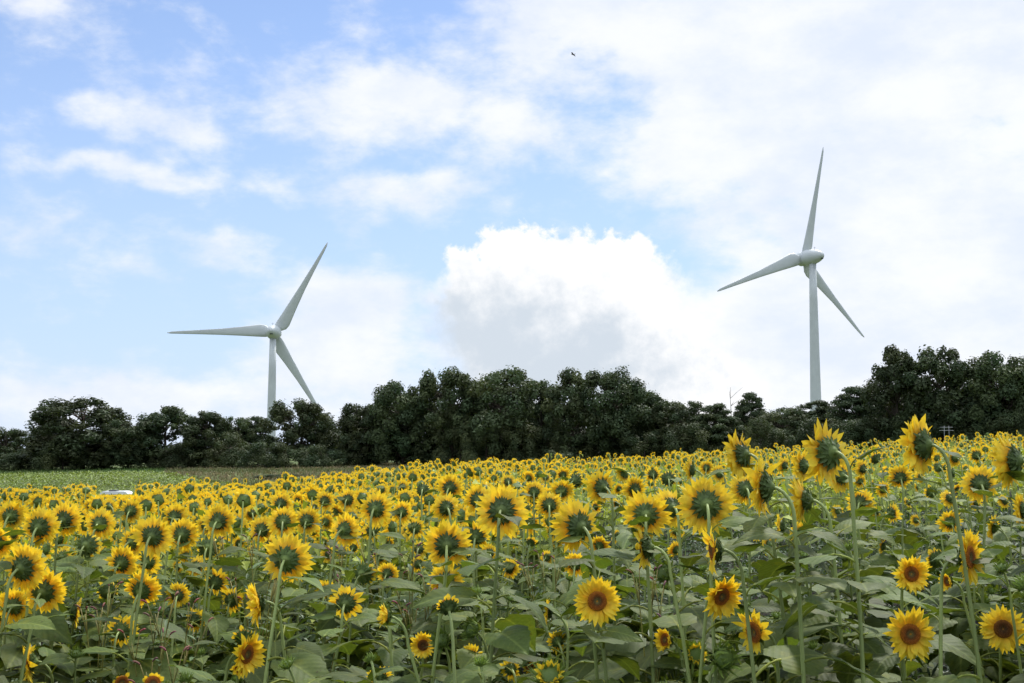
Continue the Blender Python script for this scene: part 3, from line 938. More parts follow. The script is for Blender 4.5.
    (441, 641, 24, -20, 40, 'bud', .10, 'narrow green bud touching the right of the little red-orange face', 'the narrow green bud'),
    (664, 573, 26, -40, 20, 'bud', .12, 'dull green bud on a tall stem right of the loose-petalled head', 'the dull green bud'),
]
SHIELD += [(h[0], h[1], h[2], F * h[6] / h[2] * .998, .46 if abs(h[3]) < 75 else .16) for h in HERO]
for (px, py, dd, yaw, pit, kind, D, label, ref) in HERO:
    Y = F * D / dd
    p = at(px, py, Y)
    yw = yaw + rng.gauss(0, 4)
    cov = None
    if 'leaf' in label and ('across' in label or 'hang' in label or 'split' in label or 'crossing' in label):
        cov = (0.90, -90 + rng.uniform(-40, 40), rng.uniform(-5, 25), .10)
    sunflower(p, D, yw, pit + rng.gauss(0, 3), kind, disc=1 if 'dark brown' in label or 'red-orange' in label else 0, label=label, cover=cov,
              leaves=None if Y < 7 else 9)
NHERO = len(FLOWERS)
REFS = [(FLOWERS[i][1], FLOWERS[i][2], HERO[i][8]) for i in range(NHERO)
        if not any(w_ in HERO[i][8].split() for w_ in ('it', 'that', 'neighbour')) and HERO[i][8] not in ('the small side-on head above', 'the hidden smaller head')]


def clear_of_heroes(px, py, d, Y):
    for (root, hx, hy, hd, v, k) in FLOWERS[:NHERO]:
        if math.hypot(px - hx, py - hy) < 0.42 * (d + hd) and root.location.y > Y - .3:
            return False
    return True


def clash(px, py, d):
    return any(math.hypot(px - f[1], py - f[2]) < 0.34 * (d + f[3]) for f in FLOWERS)


def stand_clear(x, y, s=.12):
    return all((f[0].location.x - x) ** 2 + (f[0].location.y - y) ** 2 > s * s for f in FLOWERS)


N_TOTAL = 300
# leafy plants with a closed bud that fill the foreground between the flowers
tries = 0
while len(FLOWERS) < NHERO + 84 and tries < 4000:
    tries += 1
    px = rng.uniform(-10, 1034); Y = rng.uniform(3.7, 6.6)
    top = rng.uniform(588, 690) if px < 560 else rng.uniform(516, 690)
    p = at(px, top, Y)
    H = p.z - zgf(p.x, p.y)
    if not (.35 < H < 1.15) or not stand_clear(p.x, p.y, .16):
        continue
    D = rng.uniform(.045, .075)
    if not clear_of_heroes(px, top, F * D / Y + 24, Y):
        continue
    if rng.random() < (.42 if px < 560 else .12):
        D = rng.uniform(.10, .15)
        sunflower(p, D, rng.choice((-70, 165, 180, -160, 30)), rng.uniform(-5, 40), rng.choice(('sparse', 'opening', 'opening', 'green')), leaves=rng.randint(10, 13))
    else:
        sunflower(p, D, rng.choice((-60, 20, 150, -150)), rng.uniform(30, 75), 'bud', leaves=rng.randint(11, 15), leafsize=1.1)
# the flowering crowd behind
tries = 0
while len(FLOWERS) < N_TOTAL and tries < 20000:
    tries += 1
    px = rng.uniform(-14, 1038)
    Y = math.sqrt(rng.uniform(5.8 ** 2, 13.0 ** 2))
    x = (px - CX) / F * Y
    D = min(max(rng.gauss(.185, .028), .12), .23)
    low = px > 140 and rng.random() < .16
    H = rng.gauss(.82, .08) if low else rng.gauss(1.16, .09) if Y < 8 or px > 560 else rng.gauss(1.06, .09)
    if px > 560:
        H += 0.10
    if low:
        D *= .72
    z = zgf(x, Y) + H
    qx, qy, dist = proj((x, Y, z))
    d = F * D / dist
    if qy < skyline(qx) + d * .5 + 7 or (px > 600 and rng.random() < .5):
        continue
    if qy > 622 or qy < 455 or (px > 600 and qy > 560) or (150 < px < 560 and qy > 560 and rng.random() < .5):
        continue
    if not clear_of_heroes(qx, qy, d, Y) or clash(qx, qy, d) or not stand_clear(x, Y):
        continue
    yaw = rng.gauss(176, 22) if px < 600 else rng.gauss(-150, 22)
    k = 'bloom' if rng.random() < .78 else 'sparse'
    if rng.random() < .06:
        k = 'green'
    sunflower((x, Y, z), D, yaw, rng.gauss(2, 12), k, leaves=rng.randint(7, 9))

# labels of the crowd: by the nearest flower one can find in the picture
used = {h[7] for h in HERO}


def direction(dx, dy):
    a = math.degrees(math.atan2(-dy, dx)) % 360
    return ['right of', 'above and right of', 'above', 'above and left of', 'left of', 'below and left of', 'below', 'below and right of'][int((a + 22.5) // 45) % 8]


for (root, px, py, dd, v, kind) in FLOWERS[NHERO:]:
    size = 'large' if dd > 32 else 'medium-sized' if dd > 23 else 'small' if dd > 15 else 'tiny'
    view = {'back': 'seen from behind', 'side': 'seen side-on', 'face': 'facing the viewer'}[v]
    what = 'leafy budding sunflower' if kind == 'bud' else 'green-headed sunflower' if kind == 'green' else 'half-open sunflower' if kind == 'opening' else ('thin-petalled sunflower' if kind == 'sparse' else 'sunflower')
    root['group'] = 'leafy budding sunflowers filling the foreground' if kind == 'bud' else 'small sunflowers low among the foreground leaves' if dd < 40 and root.location.y < 6.6 and kind != 'bloom' else 'sunflowers turned away in the middle rows'
    cands = sorted(REFS, key=lambda q_: math.hypot(px - q_[0], py - q_[1]))[:9]
    done = False
    for (hx, hy, ref) in cands:
        rel = direction(px - hx, py - hy)
        if math.hypot(px - hx, py - hy) < 40:
            rel = 'just ' + rel
        lab = f'{size} {what} {"" if kind == "bud" else view + " "}{rel} {ref}'
        if len(lab.split()) <= 16 and lab not in used:
            used.add(lab); root['label'] = lab; done = True
            break
    if not done:
        root['label'] = f'{size} {what} among the middle rows of sunflowers'


# ------------------------------------------------------------------ the far crowd of sunflowers: one mass
def far_crowd():
    """about two thousand plants beyond the ones one can single out"""
    PV, PF, PC = [], [], []
    def proto(seed):
        r = random.Random(seed)
        V, Q, C, Mi = [], [], [], []
        n = 13
        for ring in range(2):
            for i in range(n if ring == 0 else 9):
                nn = n if ring == 0 else 9
                a = 2 * math.pi * (i + r.uniform(-.3, .3)) / nn + ring * .2
                L = r.uniform(.85, 1.08) * (1 if ring == 0 else .9); wd = .16
                e = r.gauss(.12, .15)
                d_ = np.array([math.cos(a), math.sin(a), 0]); s_ = np.array([-math.sin(a), math.cos(a), 0]) * wd
                zz = np.array([0, 0, 1.0])
                o = len(V)
                V += [d_ * .36, d_ * .68 + s_ + zz * e * .4, d_ * L + zz * e, d_ * .68 - s_ + zz * (e * .4 + .06)]
                Q.append((o, o + 1, o + 2, o + 3)); Mi.append(0)
                b = r.uniform(.85, 1.08)
                C += [(b * .9, b * .72, b * .7), (b, b, b), (b, b, b), (b, b, b)]
        k = 10
        for (r0, z0, r1, z1, cc) in ((.10, -.38, .36, -.22, 1.4), (.36, -.22, .5, -.02, .95)):
            o = len(V)
            for j in range(k):
                a = 2 * math.pi * j / k
                V += [np.array([r0 * math.cos(a), r0 * math.sin(a), z0]), np.array([r1 * (1 + .18 * (j % 2)) * math.cos(a), r1 * (1 + .18 * (j % 2)) * math.sin(a), z1])]
                C += [(cc,) * 3] * 2
            for j in range(k):
                j2 = (j + 1) % k
                Q.append((o + 2 * j, o + 2 * j2, o + 2 * j2 + 1, o + 2 * j + 1)); Mi.append(1)
        # face of the disc
        o = len(V)
        for j in range(8):
            a = 2 * math.pi * j / 8
            V += [np.array([.42 * math.cos(a), .42 * math.sin(a), .03])]
            C += [(.16, .06, .014)]
        V += [np.array([0, 0, .10])]; C += [(.06, .04, .015)]
        for j in range(0, 8, 2):
            Q.append((o + j, o + j + 1, o + (j + 2) % 8, o + 8)); Mi.append(2)
        return np.array(V, float), np.array(Q), np.array(C, float), np.array(Mi)
    protos = [proto(s) for s in range(4)]
    allV, allQ, allC, allM = [], [], [], []
    off = 0
    N = 3500
    SIDE = 1500
    cnt = -SIDE
    for i in range(N * 4):
        if cnt >= N:
            break
        side = cnt < 0       # rows that go on beyond both sides of the view
        px = rng.uniform(-30, 1054) if not side else rng.choice((rng.uniform(-420, -24), rng.uniform(1048, 1440)))
        edge = np.interp(px, [0, 250, 330, 420, 600, 1024], [27, 27, 29, 33, 33, 33])
        y0 = 4.0 if side else 9.0 if px < 560 else 14.0
        Y = rng.uniform(3.9, 12) if side and rng.random() < .6 else math.sqrt(rng.uniform(y0 ** 2, edge ** 2)) if rng.random() < .72 else rng.uniform(y0, edge)
        x = (px - CX) / F * Y
        if px > 560 and rng.random() < .38:
            continue
        cnt += 1
        D = min(max(rng.gauss(.17 if px < 560 else .125, .03), .09), .21)
        H = max(.6, rng.gauss(1.02, .13))
        if rng.random() < .05:
            H += .10
        zb = zgf(x, Y)
        sk = skyline(px) + 1.5 + rng.gauss(0, 3.6) + (-6 if rng.random() < .04 else 0)
        if 97 < px < 140:
            sk = max(sk, 488) + 6
        zmax = at(px, sk + F * D / Y * .5, Y).z
        H = min(H, zmax - zb)
        if H < .45:
            continue
        hp = np.array([x, Y, zb + H])
        yaw = rng.gauss(174, 30) if px < 600 else rng.gauss(-158, 32)
        n = nrm(yaw, rng.gauss(2, 16))
        Rm = np.array(n.to_track_quat('Z', 'Y').to_matrix() @ Matrix.Rotation(rng.random() * 6, 3, 'Z'))
        V, Q, C, Mi = protos[rng.randrange(4)]
        if rng.random() < .10:      # still green: no petals yet
            k_ = Mi > 0
            Q, Mi = Q[k_], Mi[k_]
        b = rng.uniform(.88, 1.08)
        allV.append(V @ Rm.T * (D / 2) + hp); allQ.append(Q + off); allC.append(C * b); allM.append(Mi); off += len(V)
        # stem: three-sided
        neck = hp - np.array(n) * D * .19
        base = np.array([neck[0] - n.x * .05 + rng.gauss(0, .03), neck[1] - n.y * .05, zb])
        midp = (base * .25 + neck * .75) - np.array([n.x, n.y, 0]) * .05
        sv = []
        for p_, rr in ((base, .010), (midp, .008), (neck, .007)):
            for j in range(3):
                a = j * 2.094
                sv.append(p_ + np.array([math.cos(a), math.sin(a), 0]) * rr)
        sq = [(k * 3 + j, k * 3 + (j + 1) % 3, k * 3 + 3 + (j + 1) % 3, k * 3 + 3 + j) for k in range(2) for j in range(3)]
        allV.append(np.array(sv)); allQ.append(np.array(sq) + off); allC.append(np.ones((9, 3)) * 1.2); allM.append(np.full(6, 3)); off += 9
        # leaves: two bent quads each
        nl = 7
        a0 = rng.random() * 6
        for q_ in range(nl):
            t = .3 + .62 * q_ / (nl - 1)
            o_ = base * (1 - t) + neck * t
            a = a0 + 2.4 * q_
            L = rng.uniform(.11, .21) * (1.15 - .5 * t); wd = L * .36
            d_ = np.array([math.cos(a), math.sin(a), 0]); s_ = np.array([-math.sin(a), math.cos(a), rng.gauss(0, .25)]) * wd
            up_ = np.array([0, 0, 1.0])
            b0 = o_ + d_ * .05 + up_ * .03; m_ = o_ + d_ * (.05 + L * .45) + up_ * rng.uniform(.02, .07); t_ = o_ + d_ * (.05 + L) + up_ * rng.uniform(-.08, .03)
            b = np.array([1.15, 1.0, .8]) * rng.uniform(1.0, 1.9)
            allV.append(np.array([b0, m_ - up_ * .01, m_ + s_, t_, m_ - s_]))
            allQ.append(np.array([(0, 1, 3, 2), (0, 4, 3, 1)]) + off); allC.append(np.ones((5, 3)) * b); allM.append(np.full(2, 4)); off += 5
    me = big_mesh('sunflower_crowd', np.concatenate(allV), np.concatenate(allQ), [M_PETAL, M_BRACT, M_DISC, M_STEM, M_LEAF], np.concatenate(allM), np.concatenate(allC))
    o = link('sunflower_crowd', me)
    tag(o, 'mass of small distant sunflowers covering the field up to the trees', 'sunflowers', kind='stuff')


far_crowd()


# ------------------------------------------------------------------ weeds under and between the plants
def weeds():
    n = 12000
    px = nrg.uniform(-60, 1080, n); Y = np.sqrt(nrg.uniform(3.4 ** 2, 16 ** 2, n))
    x = (px - CX) / F * Y
    h = np.where(px < 560, nrg.uniform(0.02, .72, n), nrg.uniform(.02, .42, n)) * np.clip(Y / 7, .45, 1)
    P = np.stack([x, Y, zg(x, Y) + h], 1)
    gap_shade = np.where(px[:, None] > 560, np.array([[.5, .58, .5]]), np.array([[.9, .9, .9]]))  # right-hand weeds coloured darker, standing in for shade in the leaf gaps
    scatter_leaves('weeds', P, np.full(n, .10), np.full(n, .024), M_WEED, 'fine green weeds filling the ground between the sunflower stems', 'weeds', up=.5, per=3, cols=gap_shade)


weeds()


def knotweed(px, py, Y, seed, label, group=None):
    r = random.Random(seed)
    p = at(px, py, Y)
    zb = zgf(p.x, p.y)
    root = empty('knotweed', (p.x, p.y, zb), label, 'weed', group)
    H = p.z - zb
    st, lv = MB(), MB()
    for k in range(4):
        a = r.random() * 6.28
        tip = np.array([math.cos(a) * .16 * r.random(), math.sin(a) * .16 * r.random(), H * r.uniform(.75, 1.02)])
        P = bez((0, 0, 0), (0, 0, H * .4), tip * [.6, .6, .8], tip, 7)
        tube(st, P, np.linspace(.005, .002, 7), 4, col=(.9, .7, .55))
        for q in range(2):
            d_ = np.array([math.cos(a + q * 2.1) * .04, math.sin(a + q * 2.1) * .04, .05])
            e = tip + d_ * r.uniform(.4, 1.2)
            tube(st, np.array([P[-2], (P[-2] + e) / 2, e]), [.002] * 3, 4, col=(.9, .6, .5))
            nn = d_ / np.linalg.norm(d_)
            S = np.array([e + nn * t * .05 + np.array([0, 0, -.9 * (t * .05) ** 2 * 10]) for t in np.linspace(0, 1, 6)])
            k_ = MB(); tube(k_, S, np.array([.002, .0042, .004, .0045, .0035, .0015]), 5, col=tuple(r.uniform(.6, 1.2) * c for c in (1, .9, .95)))
            link('flower_spike', k_.mesh('flower_spike', [M_PINK]), root)
        for q in range(7):
            b = P[1 + q % 5]
            L = r.uniform(.06, .11); aa = r.random() * 6.28
            V, f, t = petal_arr(L, L * .26, 0, -.3, .3)
            V = rotz(roty(V, r.uniform(0, .8)), aa) + b
            lv.add(V, f, r.uniform(.8, 1.3) * np.ones(3))
    link('stem', st.mesh('stem', [M_STEM]), root)
    link('leaf_spray', lv.mesh('leaf_spray', [M_WEED]), root)


KW = [(262, 545, 6.0, 'reddish knotweed reaching up left of the leaf-draped large sunflower'), (325, 585, 6.2, 'pink knotweed beside the leaf-draped large sunflower'),
      (412, 555, 6.6, 'purplish knotweed left of the straight-stemmed sunflower'), (150, 606, 5.2, 'red-tipped knotweed below the spiky-topped sunflower'),
      (100, 585, 5.6, 'dark brownish knotweed above a broad grey-green leaf at the left'), (180, 612, 5.3, 'purple knotweed low between leaves near the bottom left'),
      (230, 540, 7.2, 'pale pinkish knotweed right of the curved-stem left sunflower'), (340, 545, 6.8, 'thin knotweed sprig under the brownish-bracted sunflower'),
      (425, 575, 5.8, 'pink knotweed low left of the straight stem'), (650, 575, 5.0, 'lone pink sprig above the lone central sunflower face'),
      (165, 655, 4.8, 'dull pink knotweed at the bottom left among dark leaves'), (250, 565, 6.2, 'knotweed with a red stem left of the draped leaves'),
      (385, 545, 7.0, 'straggling knotweed above the nodding green bud'), (545, 560, 6.6, 'pinkish knotweed beneath the large oval sunflower')]
for i, (px, py, Y, lab) in enumerate(KW):
    knotweed(px, py, Y, i, lab, 'pink-flowered knotweed among the sunflowers')


# ------------------------------------------------------------------ trees
def crown_arrays(seed, style):
    """unit tree: height 1, half width about .42; returns clumps, leaves and limbs"""
    r = np.random.default_rng(seed)
    clumps = []
    if style == 'round':
        n = 104
        for i in range(n):
            a = r.uniform(0, 2 * math.pi); t = r.uniform(0, 1)
            z = .14 + .78 * t
            prof = math.sqrt(max(0, 1 - ((z - .5) / .5) ** 2)) ** .8
            q = prof * .41 * math.sqrt(r.uniform(.1, 1.0))
            clumps.append((q * math.cos(a), q * math.sin(a), z + r.normal(0, .02), r.uniform(.05, .095), r.uniform(.85, 1.25)))
    elif style == 'tall':
        for i in range(64):
            a = r.uniform(0, 2 * math.pi); z = r.uniform(.12, .95)
            prof = np.interp(z, [.1, .3, .6, .85, .97], [.26, .33, .32, .22, .07])
            q = prof * math.sqrt(r.uniform(.05, 1.0))
            clumps.append((q * math.cos(a), q * math.sin(a), z, r.uniform(.045, .09), r.uniform(.8, 1.2)))
    elif style == 'pine':
        for z in np.arange(.26, .98, .068):
            w_ = np.interp(z, [.3, .5, .8, 1.0], [.42, .40, .26, .06])
            m = int(3 + w_ * 14)
            for i in range(m):
                a = r.uniform(0, 2 * math.pi); q = w_ * r.uniform(.25, 1.0)
                clumps.append((q * math.cos(a), q * math.sin(a), z + r.normal(0, .022) - .05 * q, r.uniform(.06, .11), .5))
    else:   # 'bush'
        for i in range(34):
            a = r.uniform(0, 2 * math.pi); z = r.uniform(.1, .82)
            q = .46 * math.sqrt(max(0.05, 1 - (z / .98) ** 2)) * math.sqrt(r.uniform(.05, 1))
            clumps.append((q * math.cos(a), q * math.sin(a), z, r.uniform(.07, .13), r.uniform(1.3, 1.8)))
    V, C = [], []
    per = {'round': 230, 'tall': 270, 'pine': 200, 'bush': 200}[style]
    for (x, y, z, rad, fl) in clumps:
        m = int(per * (rad / .085) ** 1.6)
        d_ = r.normal(0, 1, (m, 3)); d_ /= np.linalg.norm(d_, axis=1)[:, None]
        rr = rad * (r.uniform(.3, 1.04, m) ** .55 + (r.random(m) < .13) * r.uniform(0, .35, m))
        p = np.array([x, y, z]) + d_ * rr[:, None] * np.array([1, 1, fl])
        p += r.normal(0, .008, p.shape)
        s = r.uniform(.008, .017, m)
        nrm_ = d_ * 1.0 + r.normal(0, .38, (m, 3)) + np.array([0, 0, .3]); nrm_ /= np.linalg.norm(nrm_, axis=1)[:, None]
        t1 = np.cross(nrm_, r.normal(0, 1, (m, 3))); t1 /= np.linalg.norm(t1, axis=1)[:, None] + 1e-9
        t2 = np.cross(nrm_, t1)
        q = np.stack([p - t1 * s[:, None] * 1.3, p + t2 * s[:, None] * .8 + nrm_ * s[:, None] * .25, p + t1 * s[:, None] * 1.3, p - t2 * s[:, None] * .8 + nrm_ * s[:, None] * .25], 1)
        V.append(q.reshape(-1, 3))
        cb = r.uniform(.8, 1.25) * r.uniform(.92, 1.08, m)
        warm = r.uniform(0, 1)
        c = np.stack([cb * (1 + .25 * warm), cb, cb * (1 - .15 * warm)], 1)
        C.append(np.repeat(c, 4, 0))
    V = np.concatenate(V); C = np.concatenate(C)
    return clumps, V, C


def make_tree_meshes(seed, style):
    cl, V, C = crown_arrays(seed, style)
    me = big_mesh('crown', V, np.arange(len(V)).reshape(-1, 4), [M_CROWN], np.zeros(len(V) // 4), C)
    r = random.Random(seed)
    mb = MB()
    top = .9 if style != 'bush' else .5
    P = bez((0, 0, -.03), (r.gauss(0, .01), 0, .3), (r.gauss(0, .03), r.gauss(0, .03), .6), (r.gauss(0, .03), r.gauss(0, .03), top), 9)
    th = .022 if style != 'bush' else .012
    tube(mb, P, np.linspace(th, .004, 9), 7)
    for (x, y, z, rad, fl) in cl:
        if r.random() < .75:
            zs = max(.08, z - r.uniform(.08, .22))
            i = min(7, max(1, int(zs / top * 8)))
            s = P[i]
            e = np.array([x, y, z])
            m = (s + e) / 2 + np.array([0, 0, r.uniform(-.03, .03)])
            tube(mb, bez(s, s * .5 + m * .5, m, e, 5), np.linspace(.0075, .002, 5), 4, cap=False)
    return mb.mesh('trunk', [M_BARK]), me


TREES = {k: [make_tree_meshes(s * 13 + i, k) for i in range(n)] for s, (k, n) in enumerate((('round', 4), ('tall', 3), ('pine', 3), ('bush', 3)))}


def tree(px, top, wpx, base, Y, style, label, name='tree', cat='tree', group=None, var=None, rz=None):
    p = at(px, base, Y)
    zb = zgf(p.x, Y)
    t = at(px, top, Y)
    H = t.z - zb
    hw = {'round': .45, 'tall': .34, 'pine': .43, 'bush': .52}[style]
    Wm = wpx / F * Y / 2 / hw
    root = empty(name, (p.x, Y, zb), label, cat, group)
    tr, cr = (rng.choice(TREES[style]) if var is None else TREES[style][var % len(TREES[style])])
    a = rng.random() * 6.28 if rz is None else rz
    for nm, me in (('trunk', tr), ('crown', cr)):
        o = link(nm, me, root)
        o.scale = (Wm, Wm, H); o.rotation_euler = (0, 0, a)
    return root


GT = 'trees along the far edge of the field'
T = [  # px, top, width, base, Y, style, label
    (4, 428, 56, 473, 158, 'round', 'lowest dark tree at the left photo edge'),
    (83, 397, 112, 473, 150, 'round', 'broad round-crowned tree, the big one at the left end of the tree line'),
    (52, 425, 60, 473, 156, 'round', 'tree forming the left shoulder of the big round-crowned tree'),
    (128, 417, 60, 473, 148, 'round', 'tree filling the gap right of the big round-crowned tree'),
    (166, 403, 62, 473, 150, 'tall', 'ragged-topped tree between the big round crown and a dark conifer'),
    (205, 411, 54, 473, 148, 'tall', 'dark pointed conifer in the left group of trees'),
    (232, 416, 50, 473, 150, 'round', 'low tree squeezed between the conifer and the tree under the left turbine'),
    (258, 417, 56, 465, 152, 'pine', 'layered tree at the foot of the left wind turbine tower'),
    (300, 400, 76, 470, 146, 'round', 'round-topped tree hiding the lower blade tip of the left wind turbine'),
    (328, 424, 46, 470, 150, 'pine', 'low tree with branches reaching right into the gap of the tree line'),
    (368, 402, 64, 468, 142, 'round', 'sloping tree at the right side of the gap in the tree line'),
    (403, 378, 80, 468, 140, 'round', 'tree stepping up to the tall central group from the left'),
    (452, 369, 84, 466, 138, 'round', 'tall tree at the left of the flat-topped central group'),
    (498, 366, 92, 466, 136, 'round', 'broadest tree on top of the central group'),
    (541, 380, 50, 464, 140, 'tall', 'narrow tree in the notch of the central group'),
    (572, 368, 56, 462, 134, 'tall', 'tree right of the notch in the central group'),
    (614, 369, 78, 462, 132, 'round', 'rounded tree near the right end of the central group'),
    (645, 385, 60, 460, 136, 'round', 'last tall tree where the central group steps down to the right'),
    (680, 400, 66, 456, 130, 'round', 'low rounded tree in front of the third turbine blade'),
    (716, 404, 60, 456, 128, 'pine', 'low spreading tree left of the small pale pine'),
    (752, 392, 44, 450, 132, 'pine', 'small pale layered pine standing up from the low trees'),
    (783, 406, 60, 452, 128, 'round', 'low tree right of the small pale pine'),
    (818, 401, 60, 452, 128, 'pine', 'low dark tree at the foot of the right wind turbine tower'),
    (857, 386, 66, 450, 124, 'pine', 'layered pine reaching left towards the right turbine tower'),
    (897, 345, 62, 450, 118, 'tall', 'tall feathery tree, left one of the high right group'),
    (941, 342, 70, 450, 116, 'tall', 'highest tree of the right group with sky gaps in its crown'),
    (975, 366, 56, 450, 118, 'round', 'tree in the dip between the two highest right crowns'),
    (1005, 348, 88, 450, 114, 'round', 'dense dark tree at the right photo edge'),
    (1050, 352, 80, 450, 116, 'round', 'tree just cut off by the right photo edge'),
    (-50, 425, 90, 473, 160, 'round', 'tree beyond the left photo edge'),
    (-118, 412, 96, 473, 158, 'round', 'larger tree farther beyond the left photo edge'),
    (-190, 408, 110, 473, 155, 'round', 'last tree of the row past the left photo edge'),
    (1118, 356, 90, 450, 115, 'round', 'larger tree farther beyond the right photo edge'),
    (1190, 362, 96, 450, 117, 'tall', 'last tree of the row past the right photo edge'),
]
for i, a in enumerate(T):
    tree(*a, group=GT, var=i)
# second rank and understorey that close the wall of green
GS = 'dark shrubs under the trees'
for i in range(34):
    px = -30 + i * 32.5 + rng.uniform(-8, 8)
    topline = np.interp(px, [0, 60, 130, 250, 330, 345, 400, 640, 700, 800, 860, 900, 1024], [446, 432, 436, 436, 440, 446, 422, 418, 422, 424, 412, 402, 402])
    base = np.interp(px, [0, 250, 450, 600, 700, 1024], [474, 471, 467, 462, 456, 450])
    Y = np.interp(px, [0, 350, 600, 1024], [150, 140, 130, 112]) + rng.uniform(-3, 5)
    if 245 < px < 262 or 334 < px < 350:
        topline = 456
    ord_ = ('left of' if px < 300 else 'below')
    near = min(T, key=lambda t_: abs(t_[0] - px - (6 if i % 2 else -6)))
    tree(px, topline + rng.uniform(-7, 9), rng.uniform(52, 74), base, Y, 'bush', 'dark shrub under the ' + ' '.join(near[6].split(',')[0].split()[:12]), 'shrub', 'shrub', GS)
for i in range(20):
    px = 352 + i * 35 + rng.uniform(-8, 8)
    topline = np.interp(px, [350, 400, 640, 680, 800, 860, 900, 1024], [425, 400, 396, 412, 416, 404, 380, 376])
    Y = np.interp(px, [0, 350, 600, 1024], [165, 158, 148, 128]) + rng.uniform(0, 8)
    tree(px, topline + rng.uniform(-6, 8), rng.uniform(56, 76), 462, Y, 'round', 'dark tree of the second rank behind the front crowns', group='trees of the second rank')
tree(760, 414, 40, 450, 122, 'bush', 'bright green bush below the small pale pine', 'shrub', 'shrub')
tree(560, 449, 38, 462, 124, 'bush', 'pale greyish bush at the foot of the central trees', 'shrub', 'shrub')
tree(281, 473.5, 46, 482, 118, 'bush', 'long low dark bush on the bank left of centre', 'shrub', 'shrub')
tree(262, 475, 26, 482, 118, 'bush', 'left end bush of the dark bank at the crop edge', 'shrub', 'shrub')
tree(305, 474, 28, 482, 118, 'bush', 'right end bush of the dark bank at the crop edge', 'shrub', 'shrub')


def bare_tree():
    Y = 130
    p = at(731, 440, Y); zb = zgf(p.x, Y)
    root = empty('bare_tree', (p.x, Y, zb), 'leafless grey tree top poking out left of the small pale pine', 'tree')
    r = random.Random(4)
    mb = MB()
    H = at(731, 391, Y).z - zb
    P = bez((0, 0, -.2), (0, 0, H * .4), (.2, 0, H * .7), (-.1, 0, H), 9)
    tube(mb, P, np.linspace(.09, .012, 9), 6)
    link('trunk', mb.mesh('trunk', [M_BARK]), root)
    for i in range(9):
        s = P[4 + i % 4]; a = r.random() * 6.28
        e = s + np.array([math.cos(a) * 1.5, math.sin(a) * 1.5, r.uniform(.5, 1.4)])
        b = MB(); tube(b, bez(s, s + (e - s) * .3, s + (e - s) * .7 + np.array([0, 0, .1]), e, 5), np.linspace(.03, .01, 5), 4)
        link('branch', b.mesh('branch', [M_BARK]), root)


bare_tree()


# ------------------------------------------------------------------ wind turbines
def blade_mesh(Rr):
    mb = MB()
    st = [(.03, 2.6, .5, 2.2), (.055, 4.6, .40, 1.9), (.085, 6.2, .33, 1.6), (.13, 6.6, .30, 1.3), (.2, 5.9, .30, 1.05), (.3, 4.9, .30, .8), (.5, 3.3, .30, .55), (.7, 2.3, .30, .38), (.88, 1.55, .3, .25), (.965, 1.1, .34, .15), (1.0, .4, .5, .06)]
    k = 12
    V = []
    for (t, c, le, th) in st:
        c = c * .80
        for j in range(k):
            a = 2 * math.pi * j / k
            # leading edge at -X, trailing edge (clockwise seen from behind) at +X
            x = c * (.5 * math.cos(a) + .5) - c * le
            y = th * .5 * math.sin(a) * (1.0 if t < .07 else (1.15 - .55 * (.5 * math.cos(a) + .5)))
            tw = R(10) * (1 - t) ** 2
            V.append((x * math.cos(tw) - y * math.sin(tw), x * math.sin(tw) + y * math.cos(tw), t * Rr))
    n = len(st)
    fs = [(i * k + j, i * k + (j + 1) % k, (i + 1) * k + (j + 1) % k, (i + 1) * k + j) for i in range(n - 1) for j in range(k)]
    fs += [tuple(reversed(range(k))), tuple((n - 1) * k + j for j in range(k))]
    mb.add(V, fs)
    return mb.mesh('blade', [M_TURB])


